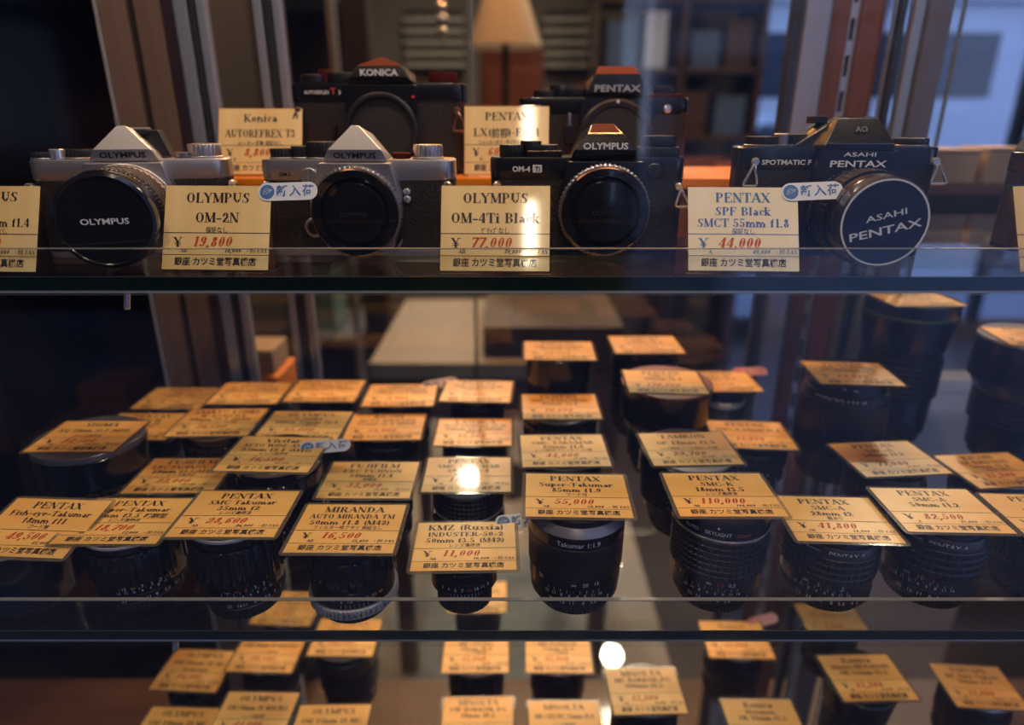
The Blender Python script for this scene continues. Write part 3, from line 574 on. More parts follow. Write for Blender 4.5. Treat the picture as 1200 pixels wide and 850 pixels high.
m = MB(); m.X = Matrix.Translation((-.0330, 0, .0555)) @ FWD; m.lathe([(.0062, 0), (.0062, .0012), (.0056, .0018), (.001, .0018)], 32); m.X = Matrix(); m.box(-.0345, -.0315, -.006, -.0015, .0495, .0615, .0008); m.obj('meter_switch', CHR, t)
m = MB(); m.X = Matrix.Translation((-.0325, 0, .0205)) @ FWD; m.lathe([(.0072, 0), (.0072, .002), (.0060, .003), (.0050, .003), (.0050, .0022), (.0034, .0022), (.0034, .0034), (.001, .0034)], 40); q = m.obj('self_timer_lever', CHR, t)
m = MB(); m.X = Matrix.Translation((-.0325, 0, .0205)) @ FWD; m.lathe([(.0046, .003), (.0046, .0038), (.001, .0040)], 32); m.obj('lever_hub', BLKM, q)
m = MB(); m.box(-.0334, -.0318, -.004, -.001, .026, .044, .0004); m.obj('lever_arm', CHP, q)
m2 = MB()
for zz in (.0455, .0405): m2.X = Matrix.Translation((.0350, 0, zz)) @ FWD; m2.lathe([(.0026, -.002), (.0026, .003), (.0016, .0036)], 20)
m2.obj('sync_socket', CHP, t)
# black titanium body
t = slr('black SLR camera with a serrated mount ring and white name on its trapezoid prism', .0535, CAMY, UP_Z, 0, .137, .0535, .0685, BLK, LEA); cx = .0105; cz = .0335
apron(t, cx, .003, .0665, BLK, .0255, .031); om_prism(t, cx, .0675, BLK, True)
m = MB(); m.hull([(cx - .0105, -.0005, .0850), (cx + .0105, -.0005, .0850), (cx - .0072, .0115, .0905), (cx + .0072, .0115, .0905), (cx - .009, .024, .0885), (cx + .009, .024, .0885)], .0003); m.obj('prism_roof', PRED, t)
m = MB(); fplate(m, 'OLYMPUS', cx, .0765, .0046, -.0068, 0, .03, .0315, 1.2); m.obj('name_engraving', WHT, t); m = MB(); fplate(m, 'OM-4', -.047, .0610, .0040, -.0006, 0, .03, .0130); m.obj('model_engraving', WHT, t)
m = MB(); m.X = Matrix.Translation((-.0358, -.0004, .0610)) @ FWD; m.extr(rrect(.0064, .0052, .0005, 2), 0, .0002); q = m.obj('titanium_badge', WHT, t); m = MB(); fplate(m, 'Ti', -.0358, .0610, .0036, -.0008, 0, .03); m.obj('badge_lettering', BLKM, q)
for nm, x, r, h, mm, n in (('film_counter', -.053, .0095, .008, BLKM, 26), ('shutter_button', -.040, .0075, .0105, BLK, 20), ('exposure_dial', -.029, .0085, .008, BLKM, 26), ('film_speed_dial', .0505, .0155, .0065, BLKM, 44)): dial(t, nm, x, .015, .0685, r, h, mm, n)
dial(t, 'rewind_knob', .0505, .015, .0750, .0125, .0075, BLK, 36)
m = MB(); m.box(-.043, -.0185, -.0005, .014, .0685, .0730, .0008); m.obj('control_ridge', BLK, t)
m = MB(); m.X = Matrix.Translation((.046, 0, .0595)) @ FWD; m.lathe([(.0052, 0), (.0052, .001), (.0045, .0016), (.001, .0016)], 28); m.obj('spot_button', BLKM, t)
lug(t, -.0640, .0495, -.001, -1, ring=False); lug(t, .0640, .0485, -.001, 1, sz=1.1)
ringpart(t, 'mount_ring', DCHR, cx, cz, [(.0303, .010), (.0318, .0108), (.0318, .0145), (.0302, .0155), (.0290, .0155)], 240, lambda i, j: -.0007 if (j in (1, 2) and i % 4 > 1) else 0)
body_cap(t, cx, cz, .0150, .0298, 'OLYMPUS')
# black screw-mount body with long white-ringed cap
t = slr('black SLR camera with a white ringed navy lens cap at the right',   .2280, CAMY - .002, UP_Z, -2.5, .137, .060, .0755, BLK, LEA, rad=.011); cx = .0080; cz = .0325
m = MB(); f = [(cx - .0255, .0735), (cx + .0255, .0735), (cx + .0275, .060), (cx + .029, .003), (cx - .029, .003), (cx - .0275, .060)]; m.hull([(a, yy, b) for a, b in f for yy in (-.0095, .002)], .0012); m.obj('mount_housing', BLK, t)
m = MB(); m.hull([(cx - .0250, -.007, .0730), (cx + .0250, -.007, .0730), (cx - .0235, -.0075, .0770), (cx + .0235, -.0075, .0770), (cx - .0135, .002, .0945), (cx + .0135, .002, .0945), (cx - .0115, .012, .0955), (cx + .0115, .012, .0955), (cx - .017, .033, .088), (cx + .017, .033, .088), (cx - .030, .033, .075), (cx + .030, .033, .075), (cx - .034, .02, .0752), (cx + .030, .02, .0752)], .0008); m.obj('prism_housing', BLK, t)
m = MB(); m.hull([(cx - .040, .006, .0755), (cx - .026, .004, .0755), (cx - .040, .03, .0755), (cx - .014, .03, .0755), (cx - .014, .006, .0925), (cx - .026, .012, .0875), (cx - .014, .03, .0925), (cx - .026, .026, .0875)], .0006); m.obj('prism_shoulder', BLK, t)
m = MB(); m.box(cx - .026, cx - .017, .010, .026, .0905, .0955, .0006); m.obj('cold_shoe', BLKM, t)
m = MB(); m.X = Matrix.Translation((0, -.0030, 0)); m.box(cx - .0225, cx + .0225, -.0052, -.0043, .0776, .0781); m.obj('prism_line', DCHR, t)
m = MB(); fplate(m, 'ASAHI', cx, .0712, .0028, -.0098, 0, .01, .024, 2.2); fplate(m, 'PENTAX', cx, .0652, .0046, -.0098, 0, .02, .041, 1.7); m.obj('name_engraving', WHT, t); m = MB(); fplate(m, 'SPOTMATIC F', -.0370, .0655, .0036, -.0006, 0, .02, .034, 1.4); m.obj('model_engraving', WHT, t)
m = MB(); m.X = Matrix.Translation((cx + .001, -.0028, .0870)) @ Matrix.Rotation(R(62), 4, 'X'); kana(m, 'AO', 0, -.002, .0042, 0, 'c', .008, 0, .0008, .02); m.obj('prism_emblem', DCHR, t)
for nm, x, r, h, mm, n in (('wind_lever', -.051, .0110, .0065, BLKM, 30), ('shutter_button', -.037, .0055, .0085, CHR, 0), ('shutter_dial', -.025, .0085, .0080, BLKM, 30), ('rewind_knob', .0530, .0115, .0055, BLKM, 30)): dial(t, nm, x, .016, .0755, r, h, mm, n, DCHR)
lug(t, -.0585, .0655, -.001, -1, sz=1.35); lug(t, .0635, .0660, -.002, 1, sz=1.2)
for nm, mm, a, b_, ra, rb, md, n in (('mount_ring', DCHR, .0095, .013, .0290, .0290, None, 96), ('aperture_ring', LBLK, .013, .021, .0300, .0300, knurl(60), 240), ('scale_ring', LBLK, .021, .026, .0290, .0300, None, 96), ('barrel_front', LBLK, .040, .049, .0290, .0285, None, 96)):
    ringpart(t, nm, mm, cx, cz, [(ra - .0006, a), (ra, a + .0006), (rb, b_ - .0006), (rb - .0006, b_)], n, md)
gr = MB(); gr.X = Matrix.Translation((cx, 0, cz)) @ FWD; pr = []; fl = []
for q in range(5):
    for dz, dr, f in ((.1, -.0007, 0), (.25, 0, 1), (.8, 0, 1), (.92, -.0007, 0)): pr.append((.0308 + dr, .026 + (q + dz) * .014 / 5)); fl.append(f)
gr.lathe(pr, 192, 0, lambda i, j: (0, 0, 0, -.0006)[i % 4] if fl[j] else 0); gr.obj('focus_ring', LRUB, t)
c = ringpart(t, 'front_cap', NAVY, cx, cz, [(.0275, .049), (.0282, .0495), (.0282, .0585), (.0272, .0600), (.001, .0600)], 96)
ringpart(c, 'white_ring', WHT, cx, cz, [(.0270, .0600), (.0270, .0603), (.0259, .0603), (.0259, .0600)], 96, None, (False, False))
m = MB(); m.X = Matrix.Translation((cx, 0, cz)) @ Matrix.Rotation(R(-14), 4, 'Y') @ Matrix.Translation((-cx, 0, -cz)); fplate(m, 'ASAHI', cx + .001, cz + .0048, .0042, -.0604, 0, .01, .026, 1.7); fplate(m, 'PENTAX', cx, cz - .0042, .0056, -.0604, 0, .015, .044, 1.8); m.obj('cap_lettering', WHT, c)
# back row on the riser
RZ = EYE - .0465
t = slr('black SLR camera with pointed prism and open mount in the back row', -.1125, .597, RZ, 0, .146, .058, .0735, BLK, LEAT, .034); cx = .004; cz = .036
m = MB(); f = [(cx - .029, .072), (cx + .029, .072), (cx + .030, .050), (cx + .027, .004), (cx - .027, .004), (cx - .030, .050)]; m.hull([(a, yy, b) for a, b in f for yy in (-.007, .002)], .001); m.obj('mount_housing', BLK, t)
m = MB(); m.hull([(cx - .0285, -.003, .0725), (cx + .0285, -.003, .0725), (cx - .0245, -.006, .0775), (cx + .0245, -.006, .0775), (cx - .0185, -.004, .0865), (cx + .0185, -.004, .0865), (cx - .024, .034, .082), (cx + .024, .034, .082), (cx - .026, .034, .073), (cx + .026, .034, .073)], .0007); m.obj('prism_housing', BLK, t)
m = MB(); m.hull([(cx - .0185, -.0040, .0864), (cx + .0185, -.0040, .0864), (cx - .002, .009, .0935), (cx + .002, .009, .0935), (cx - .018, .033, .085), (cx + .018, .033, .085)], .0004); m.obj('prism_roof', PRED, t)
m = MB(); fplate(m, 'KONICA', cx, .0815, .0052, -.0066, 0, .03, .034, 1.2); m.obj('name_engraving', WHT, t); m = MB(); fplate(m, 'AUTOREFLEX', -.0500, .0665, .0030, -.0006, 0, .02, .0210, 1.2); fplate(m, 'T', -.0362, .0675, .0052, -.0006, 1, .03); fplate(m, '3', -.0310, .0665, .0036, -.0006, 0, .02, None, 1.2); m.obj('model_engraving', [WHT, REDE], t)
for nm, x, r, h, mm, n in (('film_counter', -.055, .0115, .0070, BLKM, 0), ('shutter_button', -.045, .0065, .0110, PRED, 0), ('shutter_dial', -.0315, .0125, .0085, BLKM, 36), ('rewind_knob', .054, .0120, .0090, PRED, 30)): dial(t, nm, x, .016, .0735, r, h, mm, n)
lug(t, -.0670, .052, -.001, -1, mat('copper_tint_metal', (.40, .22, .18), .3, .9), sz=1.0); lug(t, .0660, .052, -.001, 1, mat('copper_tint_metal', (.4, .22, .18)), sz=1.35)
ringpart(t, 'mount_ring', mat('mount_blue_black', (.03, .033, .045), .28, .3), cx, cz, [(.0300, .007), (.0306, .0078), (.0306, .0120), (.0290, .0132), (.0268, .0132), (.0262, .0110), (.0250, .0090), (.0246, .008)], 240, lambda i, j: -.0005 if (j in (1, 2) and i % 4 > 1) else 0, (True, False))
ringpart(t, 'body_cap', mat('matte_black_cap', (.02, .019, .022), .6), cx, cz, [(.0252, .0078), (.0252, .0092), (.001, .0096)], 64)
m = MB(); m.X = Matrix.Translation((.0270 + cx, 0, .0625)) @ FWD; m.lathe([(.0012, .007), (.0012, .0078), (.0002, .008)], 16); m.obj('red_index', mat('red_index_dot', (.75, .03, .03), .4), t)
m = MB(); m.X = Matrix.Translation((-.038, -.002, .034)) @ Matrix.Rotation(R(14), 4, 'Y'); m.box(-.0018, .0018, -.003, .002, -.010, .008, .0006); m.obj('self_timer_lever', BLKM, t)
t = slr('black SLR camera with trapezoid prism in the back row at right', .0785, .602, RZ, 0, .1445, .049, .0625, BLK, LEAT, .034); cx = .009; cz = .0295
m = MB(); f = [(cx - .029, .0615), (cx + .029, .0615), (cx + .0315, .044), (cx + .028, .004), (cx - .028, .004), (cx - .0315, .044)]; m.hull([(a, yy, b) for a, b in f for yy in (-.007, .002)], .001); m.obj('mount_housing', BLK, t)
m = MB(); m.hull([(cx - .0265, -.004, .0620), (cx + .0265, -.004, .0620), (cx - .0255, -.006, .0660), (cx + .0255, -.006, .0660), (cx - .0185, -.004, .0805), (cx + .0185, -.004, .0805), (cx - .022, .034, .076), (cx + .022, .034, .076), (cx - .026, .034, .0625), (cx + .026, .034, .0625)], .0008); m.obj('prism_housing', BLK, t)
m = MB(); m.hull([(cx - .0185, -.0042, .0804), (cx + .0185, -.0042, .0804), (cx - .0150, .008, .0870), (cx + .0150, .008, .0870), (cx - .016, .033, .078), (cx + .016, .033, .078)], .0004); m.obj('prism_roof', mat('red_lit_roof', (.12, .016, .012), .75, 0, 0, None, .08), t)  # reddish light on the black roof put into its colour
m = MB(); fplate(m, 'PENTAX', cx, .0697, .0056, -.0066, 0, .025, .041, 1.4); m.obj('name_engraving', mat('grey_engraving', (.42, .43, .5), .5), t)
for nm, x, r, h, mm, n in (('film_counter', -.050, .0100, .0060, BLKM, 24), ('shutter_button', -.038, .0080, .0100, BLK, 20), ('shutter_dial', -.0255, .0100, .0080, BLKM, 36), ('rewind_knob', .053, .0100, .0095, BLK, 30)): dial(t, nm, x, .016, .0625, r, h, mm, n)
m = MB(); m.box(.039, .066, .004, .030, .0625, .0655, .0008); m.obj('rewind_base', PRED, t)
for sx, zz in ((-.056, .0535), (.053, .0535)):
    m = MB(); m.X = Matrix.Translation((sx, 0, zz)) @ FWD; m.lathe([(.0032, 0), (.0032, .0010), (.0024, .0016), (.001, .0016)], 24); m.obj('lug_socket', CHP, t)
for zz in (.037, .030):
    m = MB(); m.X = Matrix.Translation((.0385, 0, zz)) @ FWD; m.lathe([(.0034, 0), (.0034, .0012), (.0024, .0012), (.0022, .0006), (.001, .0006)], 24); m.obj('sync_socket', DCHR, t)
m = MB(); m.box(-.0310, -.0285, -.004, 0, .040, .050, .0006); q = m.obj('self_timer_lever', CHR, t); m = MB(); m.box(-.034, -.026, -.0045, 0, .025, .041, .0015); m.obj('lever_tip', BLKM, q)
ringpart(t, 'mount_ring', mat('brown_black_ring', (.035, .022, .022), .35, .2), cx, cz, [(.0318, .007), (.0318, .0090), (.0300, .0105), (.0262, .0105), (.0258, .009)], 96, None, (True, False))
ringpart(t, 'body_cap', mat('matte_black_cap', (.02, .019, .022)), cx, cz, [(.0258, .0078), (.0258, .0095), (.001, .0098)], 64)
m = MB(); m.X = Matrix.Translation((cx + .0005, 0, .0590)) @ FWD; m.lathe([(.0014, .0105), (.0014, .0113), (.0002, .0115)], 16); m.obj('white_index', WHT, t)
# partly seen body at the right edge
t = slr('dark SLR camera cut off by the right edge of the photo',   .4420, CAMY + .012, UP_Z, 0, .136, .056, .071, BLK, LEA, name='slr_camera'); cx = 0; cz = .034
apron(t, cx, .003, .069, BLK); m = MB(); m.hull([(cx - .024, -.005, .071), (cx + .024, -.005, .071), (cx - .013, 0, .090), (cx + .013, 0, .090), (cx - .016, .03, .086), (cx + .016, .03, .086), (cx - .026, .03, .071), (cx + .026, .03, .071)], .0008); m.obj('prism_housing', BLK, t)
m = MB(); m.hull([(-.066, .004, .071), (-.030, .004, .071), (-.066, .028, .071), (-.030, .028, .071), (-.0500, .010, .112), (-.036, .010, .112), (-.0500, .024, .112), (-.036, .024, .112)], .001); m.obj('flash_unit', mat('navy_plastic', (.014, .015, .03), .35, 0, .2), t)
ringpart(t, 'mount_ring', DCHR, cx, cz, [(.0303, .010), (.0318, .0108), (.0318, .0145), (.0290, .0155)], 120); body_cap(t, cx, cz, .0150, .0298)
dial(t, 'rewind_knob', .05, .016, .071, .011, .008, BLKM, 30)
lug(t, -.0645, .050, -.001, -1, sz=1.0)

# ------------------------------------------------------------------ standing price cards of the upper shelf
def stand(label, x, y, yaw, tilt, lines, note, price, grade, pre, z=UP_Z, stick=None, **k): return card('price_card_stand', label, x, y, z, yaw, tilt, lines, note, price, grade, pre, True, stick, **k)
stand('cream price card stand cut off by the left edge, beside the capped chrome camera', -.3375, .430, -3, 67, ('OLYMPUS', 'OM-1', 'ZUIKO 50mm f1.4'), '後期(黒) 保証なし', '22,000', 'AB', '20,000')
stand('cream price card stand marked 19,800 yen with a sticker, between the two chrome cameras', -.1915, .4354, -2.7, 66, ('OLYMPUS', 'OM-2N'), '保証なし', '19,800', 'AB', '18,000', stick=(.0325, .0235, 2, 'blue'))
stand('cream price card stand marked 77,000 yen, left of the serrated mount ring', -.0108, .4310, -1.8, 67, ('OLYMPUS', 'OM-4Ti Black'), 'ｸﾞﾘｯﾌﾟなし', '77,000', 'AB', '70,000')
stand('cream price card stand with lettering and paper tinted as a window reflection, left of the white ringed lens cap', .1490, .4325, -3, 64, ('PENTAX', 'SPF Black', 'SMCT 55mm f1.8'), '保証なし', '44,000', 'A', '40,000', stick=(.0305, .0245, 3, 'blue'), ink=BLUE, paper=PAPER_REFL)  # blue lettering and pale paper paint in a window reflection
stand('cream price card stand marked 8,800 yen, left one in the back row', -.2105, .586, 0, 68, ('Konica', 'AUTOREFREX T3'), 'メーター不動 保証なし', '8,800', 'B', '8,000', RZ)
stand('cream price card stand with a bright glint, right one in the back row', -.0045, .583, -1.6, 73, ('PENTAX', 'LX(前期)・FA-1'), 'シャッターボタン受け欠品 保証なし', '60,500', 'B', '55,000', RZ)
stand('cream price card stand cut off by the right edge, in front of the dark camera', .3560, .432, 8, 67, ('PENTAX', 'MX', 'SMC-M 50mm f1.4'), '整備済', '38,500', 'AB', '35,000')

# ------------------------------------------------------------------ lenses and the price cards lying on them
def lc(key, x, y, H, D, T, clab, llab, lines, note, price, grade=None, pre=None, yaw=0, dx=0, dy=0, z=LO_Z, stick=None, marks=(), top=None, tilt=0):
    if z == LO_Z: H += .0083
    lens(llab, x + dx, y + dy, H, D, T, marks, z, top)
    card('price_card', clab, x, y, z + H + .0001 + CH / 2 * sin(R(tilt)), yaw, tilt, lines, note, price, grade, pre, False, stick)
CL = 'レンズ清掃済'
HF = 'black lens under the %s'
AM = 'amber price card marked %s yen'
A1, A2, A3 = 'front row', 'second row', 'third row'
st85 = [('rear_cap', 0, .11, .76, .78, 'rib', BLKM, 60), ('aperture_ring', .11, .24, .90, .92, 'rib', LBLK, 72), ('scale_ring', .24, .42, .93, .94, 'plain', LBLK, 0), ('focus_ring', .42, .74, .96, .97, 'plain', BLKM, 0), ('name_ring', .74, .86, .97, .98, 'plain', LBLK, 0), ('silver_bevel', .86, .94, .99, .90, 'plain', mat('grey_bevel', (.20, .20, .24), .35, .5), 0), ('rim', .94, 1, .88, .88, 'plain', LBLK, 0)]
k18 = [('rear_cap', 0, .10, .74, .76, 'rib', BLKM, 60), ('aperture_ring', .10, .22, .86, .88, 'rib', LBLK, 60), ('scale_ring', .22, .40, .92, .95, 'plain', LBLK, 0), ('focus_ring', .40, .80, .98, .995, 'grid', LRUB, (48, 7)), ('bright_ring', .80, .822, .99, .99, 'plain', CHP, 0), ('filter', .83, .985, .985, .995, 'plain', LBLK, 0), ('rim', .985, 1, .98, .98, 'plain', LBLK, 0)]
mir = [('rear_cap', 0, .14, .78, .80, 'rib', BLKM, 60), ('silver_aperture_ring', .14, .26, 1.0, 1.0, 'rib', ALU, 64), ('scale_ring', .26, .46, .94, .93, 'plain', LBLK, 0), ('focus_ring', .46, .84, .96, .96, 'scal', LBLK, 18), ('barrel_front', .84, .95, .90, .90, 'plain', LBLK, 0), ('filter_ring', .95, 1, .89, .89, 'plain', ALU, 0)]
kmz = [('rear_cap', 0, .40, .82, .82, 'rib', BLKM, 60), ('scale_ring', .40, .66, .98, .96, 'plain', LBLK, 0), ('focus_ring', .66, .84, 1, 1, 'rib', LBLK, 56), ('rim', .84, 1, .84, .80, 'plain', LBLK, 0)]
smcA = [('rear_cap', 0, .12, .80, .82, 'rib', BLKM, 60), ('aperture_ring', .12, .26, .95, .96, 'rib', LBLK, 48), ('scale_ring', .26, .44, .94, .95, 'plain', LBLK, 0), ('focus_ring', .44, .78, .99, .98, 'grid', LRUB, (44, 4)), ('name_ring', .78, .90, .95, .90, 'plain', BLKM, 0), ('rim', .90, 1, .84, .82, 'plain', LBLK, 0)]
# front row, left to right
lc('fisheye', -.3227, .3871, .0450, .062, [('rear_cap', 0, .10, .72, .74, 'rib', BLKM, 60), ('barrel', .10, .62, .84, .86, 'plain', LBLK, 0), ('hood', .62, .98, .97, 1, 'plain', BLK, 0), ('rim', .98, 1, 1, .99, 'plain', DCHR, 0)], 'amber price card cut off by the left edge, first in the front row', 'black lens cut off by the left edge, first in the front row', ('PENTAX', 'Fish-eye-Takumar', '18mm f11'), 'フード無', '49,500', 'B', '45,000', -3.3, -.016, -.001, tilt=9)
lc('st28', -.2690, .3959, .0487, .063, T_tak(20), AM % '18,700' + ', second from the left in the front row', HF % '18,700 yen card, second from the left in the front row', ('PENTAX', 'Super-Takumar', '28mm f3.5 初期型'), CL, '18,700', 'AB', '17,000', .1, .004, 0, marks=scale_marks('scale_ring', .335, 'aperture_ring', .22, 1) + [(c, -26 + 11 * i, .395, .0022, 2 if i % 2 else 0, 'scale_ring') for i, c in enumerate(['15', '∞', '7', '3', '2', '1.5', '1'])])
lc('smc35', -.1870, .3874, .0600, .060, T_tak(26), AM % '28,600' + ', third from the left in the front row', HF % '28,600 yen card, third from the left in the front row', ('PENTAX', 'SMC Takumar', '35mm f2'), CL, '28,600', 'AB', '26,000', -.1, -.0015, -.001, marks=scale_marks('scale_ring', .32, 'aperture_ring', .22, 2) + [(c, -24 + 12 * i, .39, .0022, (0, 1, 1, 0, 0)[i], 'scale_ring') for i, c in enumerate(['—', '∞', '0', '3', '2'])] + [('ASAHI OPT. CO.', 8, .9675, .0012, 0, 'filter_ring')])
lc('miranda', -.1104, .3817, .0520, .061, mir, AM % '16,500' + ' on the lens with a silver ring', 'black lens with a silver ring near its foot', ('MIRANDA', 'AUTO MIRANDA TM', '50mm f1.8 (M42)'), 'フィルター枠アタリ 保証なし', '16,500', 'AB', '15,000', -.6, 0, .001, tilt=.5, marks=[(c, -36 + 10 * i, .20, .0030, 3, 'silver_aperture_ring') for i, c in enumerate(['16', '11', '8', '5.6', '4', '2.8', '2', '1.8'])] + [(c, -30 + 11 * i, .38, .0024, 2 if i > 3 else 0, 'scale_ring') for i, c in enumerate(['7', '2', '15', '3', '10', '20', '∞'])] + [('|', -20 + 6 * i, .31, .002, 1 if i == 3 else 0, 'scale_ring') for i in range(7)])
lc('kmz', -.0326, .3896, .0325, .047, kmz, AM % '11,000' + ' on the smallest front lens', 'smallest black lens at the front centre under the tilted amber card', ('KMZ (Russia)', 'INDUSTER-50-2', '50mm f3.5 (M42)'), CL, '11,000', 'AB', '10,000', 1.3, -.001, -.002, stick=(.0270, .0265, 9, 'blue'), marks=[(c, -40 + 12 * i, .56, .0024, 1 if i == 4 else 0, 'scale_ring') for i, c in enumerate(['3', '4', '5', '7', '∞', '16', '11', '8'])] + [('|', -36 + 6 * i, .46, .0018, 0, 'scale_ring') for i in range(12)])
lc('st85', .0444, .3964, .0687, .068, st85, AM % '55,000' + ', sixth from the left in the front row', HF % '55,000 yen card, sixth from the left in the front row', ('PENTAX', 'Super-Takumar', '85mm f1.9'), 'フード付', '55,000', 'AB', '50,000', -1.7, 0, -.003, marks=scale_marks('scale_ring', .27, 'aperture_ring', .19, 3, .0026) + [(c, -44 + a, .385, .0026, 0, 'scale_ring') for c, a in (('50', 0), ('∞', 44), ('20', 58), ('15', 72))] + [('Takumar 1:1.9', 4, .80, .0032, 0, 'name_ring')])
lc('k18', .1440, .3970, .0690, .066, k18, AM % '110,000' + ', seventh from the left in the front row', HF % '110,000 yen card, seventh from the left in the front row', ('PENTAX', 'SMC-K', '18mm f3.5'), CL, '110,000', 'AB', '100,000', -.1, 0, -.003, marks=scale_marks('scale_ring', .27, 'aperture_ring', .18, 4, .0024) + [(c, -44 + a, .37, .0026, k, 'scale_ring') for c, a, k in (('1', 0, 0), ('∞', 40, 0), ('0.5', 54, 1), ('0.3', 68, 0))] + [('ELMO', -31, .885, .0024, 0, 'filter'), ('SKYLIGHT', 0, .885, .0024, 0, 'filter'), ('52mm', 29, .885, .0024, 1, 'filter'), ('•', 0, .94, .004, 0, 'filter')])
lc('a28', .2242, .3960, .0500, .064, smcA, AM % '41,800' + ', eighth from the left in the front row', HF % '41,800 yen card, eighth from the left in the front row', ('PENTAX', 'SMC-A', '28mm f2'), '難あり', '41,800', 'AB', '38,000', -2.5, 0, 0, marks=scale_marks('scale_ring', .31, 'aperture_ring', .2, 5, .0026) + [(c, -20 + a, .40, .0030, k, 'scale_ring') for c, a, k in (('∞', 0, 0), ('3', 16, 2), ('1', 30, 1), ('.5', 44, 0))] + [('1:2 28mm', -28, .84, .0032, 0, 'name_ring'), ('PENTAX-A', 24, .84, .0032, 0, 'name_ring')])
lc('a50', .2973, .3992, .0551, .065, smcA, AM % '82,500' + ', ninth from the left in the front row', HF % '82,500 yen card, ninth from the left in the front row', ('PENTAX', 'SMC-A', '50mm f1.2'), None, '82,500', 'A', '75,000', -1.8, .002, 0, marks=scale_marks('scale_ring', .31, 'aperture_ring', .2, 6, .0026) + [(c, -20 + a, .40, .0030, k, 'scale_ring') for c, a, k in (('∞', 0, 0), ('10', 16, 2), ('3', 30, 1))] + [('1:1.2 50mm', -34, .84, .0032, 0, 'name_ring'), ('PENTAX-A', 18, .84, .0032, 0, 'name_ring')])
lc('edge', .3790, .3990, .0500, .064, T_low(), 'amber price card cut off by the right edge beside the 82,500 yen card', 'black lens cut off by the right edge beside the 82,500 yen lens', ('PENTAX', 'SMC-M', '50mm f1.4'), None, '13,200', 'AB', '12,000', -3)
# second row
lc('sigma', -.3471, .4906, .0666, .084, [('rear_cap', 0, .1, .66, .68, 'rib', BLKM, 60), ('aperture_ring', .1, .22, .76, .76, 'rib', LBLK, 60), ('scale_ring', .22, .36, .8, .84, 'plain', LBLK, 0), ('focus_ring', .36, .6, .9, .92, 'grid', LRUB, (60, 4)), ('barrel_front', .6, .93, .97, 1, 'plain', LBLK, 0), ('filter_ring', .93, 1, .99, .985, 'plain', DCHR, 0)], 'amber price card lying farthest left in the second row', 'very wide black lens farthest left in the second row', ('SIGMA', 'XQ 18mm f3.2 (M42)'), CL, '27,500', 'AB', '25,000', .5, marks=scale_marks('scale_ring', .29, None, 0, 7, .003))
lc('fuji28', -.2685, .4757, .0386, .062, T_low(), 'amber price card marked 22,000 yen behind the 18,700 yen card', 'black lens under the 22,000 yen card behind the 18,700 yen lens', ('FUJIFILM', 'EBC FUJINON-SW', '28mm f3.5(M42)'), CL, '22,000', 'AB', '20,000', 1.1)
lc('vivitar', -.1820, .4535, .0700, .066, T_tak(20, DCHR), AM % '16,500' + ' with a blue and white sticker', 'tall black lens behind the 28,600 yen lens', ('Vivitar', 'AUTO WIDE ANGLE', '35mm f2.8 (M42)'), CL, '16,500', 'A', '15,000', -2.3, .001, .003, stick=(.0225, .0095, 12, 'blue'), marks=scale_marks('scale_ring', .33, 'aperture_ring', .2, 8))
lc('fuji50', -.1113, .4570, .0454, .064, T_low(), AM % '33,000' + ' right behind the silver ringed lens', 'black lens right behind the lens with a silver ring', ('FUJIFILM', 'EBC FUJINON', '50mm f1.4'), '初期型', '33,000', 'AB', '30,000', -.2, 0, .002, marks=scale_marks('scale_ring', .40, 'aperture_ring', .25, 9))
lc('smc50', -.0361, .4791, .0375, .060, [('rear_cap', 0, .16, .84, .86, 'rib', BLKM, 60), ('aperture_ring', .16, .30, 1, 1, 'rib', LBLK, 64), ('scale_ring', .30, .38, .94, .94, 'plain', LBLK, 0), ('silver_line', .38, .42, .955, .955, 'plain', ALU, 0), ('focus_ring', .42, .86, .97, .97, 'grid', LRUB, (48, 5)), ('filter_ring', .86, 1, .93, .92, 'plain', ALU, 0)], AM % '11,000' + ' behind the smallest front lens', 'short black lens with waffle grip behind the smallest front lens', ('PENTAX', 'SMC TAKUMAR', '50mm f1.4'), '前玉内少汚れ', '11,000', 'AB', '10,000', .4)
lc('smc85', .0427, .4897, .0540, .063, T_tak(24, DCHR), AM % '44,000' + ' on the lower shelf', 'black lens under the lower 44,000 yen card', ('PENTAX', 'SMC TAKUMAR', '85mm f1.8'), 'レンズ清掃済 マウント改 フード付属', '44,000', 'A', '40,000', 1.2)
lc('tamron', .1427, .4795, .0610, .078, [('rear_cap', 0, .1, .66, .68, 'rib', BLKM, 60), ('aperture_ring', .1, .24, .74, .76, 'rib', LBLK, 60), ('scale_ring', .24, .40, .82, .86, 'plain', LBLK, 0), ('focus_ring', .40, .70, .93, .95, 'grid', LRUB, (60, 4)), ('barrel_front', .70, .98, 1, 1, 'plain', BLK, 0), ('rim', .98, 1, .98, .97, 'plain', DCHR, 0)], AM % '29,700' + ' right behind the 110,000 yen card', 'wide black lens behind the 110,000 yen lens', ('TAMRON', 'SP 17mm f3.5'), 'レンズ清掃済 フード付 専用ケース付属', '29,700', 'AB', '27,000', 2.4)
lc('a50b', .3047, .4790, .0523, .062, smcA, 'amber price card between the 82,500 yen card and the tall zoom', 'black lens between the 82,500 yen lens and the tall zoom', ('PENTAX', 'SMC-A', '50mm f1.2'), None, '77,000', 'A', '70,000', 4.9)
lc('right35', .4110, .5000, .0299, .062, T_low(), 'amber price card in front of the two tall telephotos at right', 'low black lens in front of the two tall telephotos at right', ('RICOH', 'XR RIKENON', '50mm f1.4'), 'レンズ清掃済 保証なし', '13,200', 'AB', '12,000', 5)
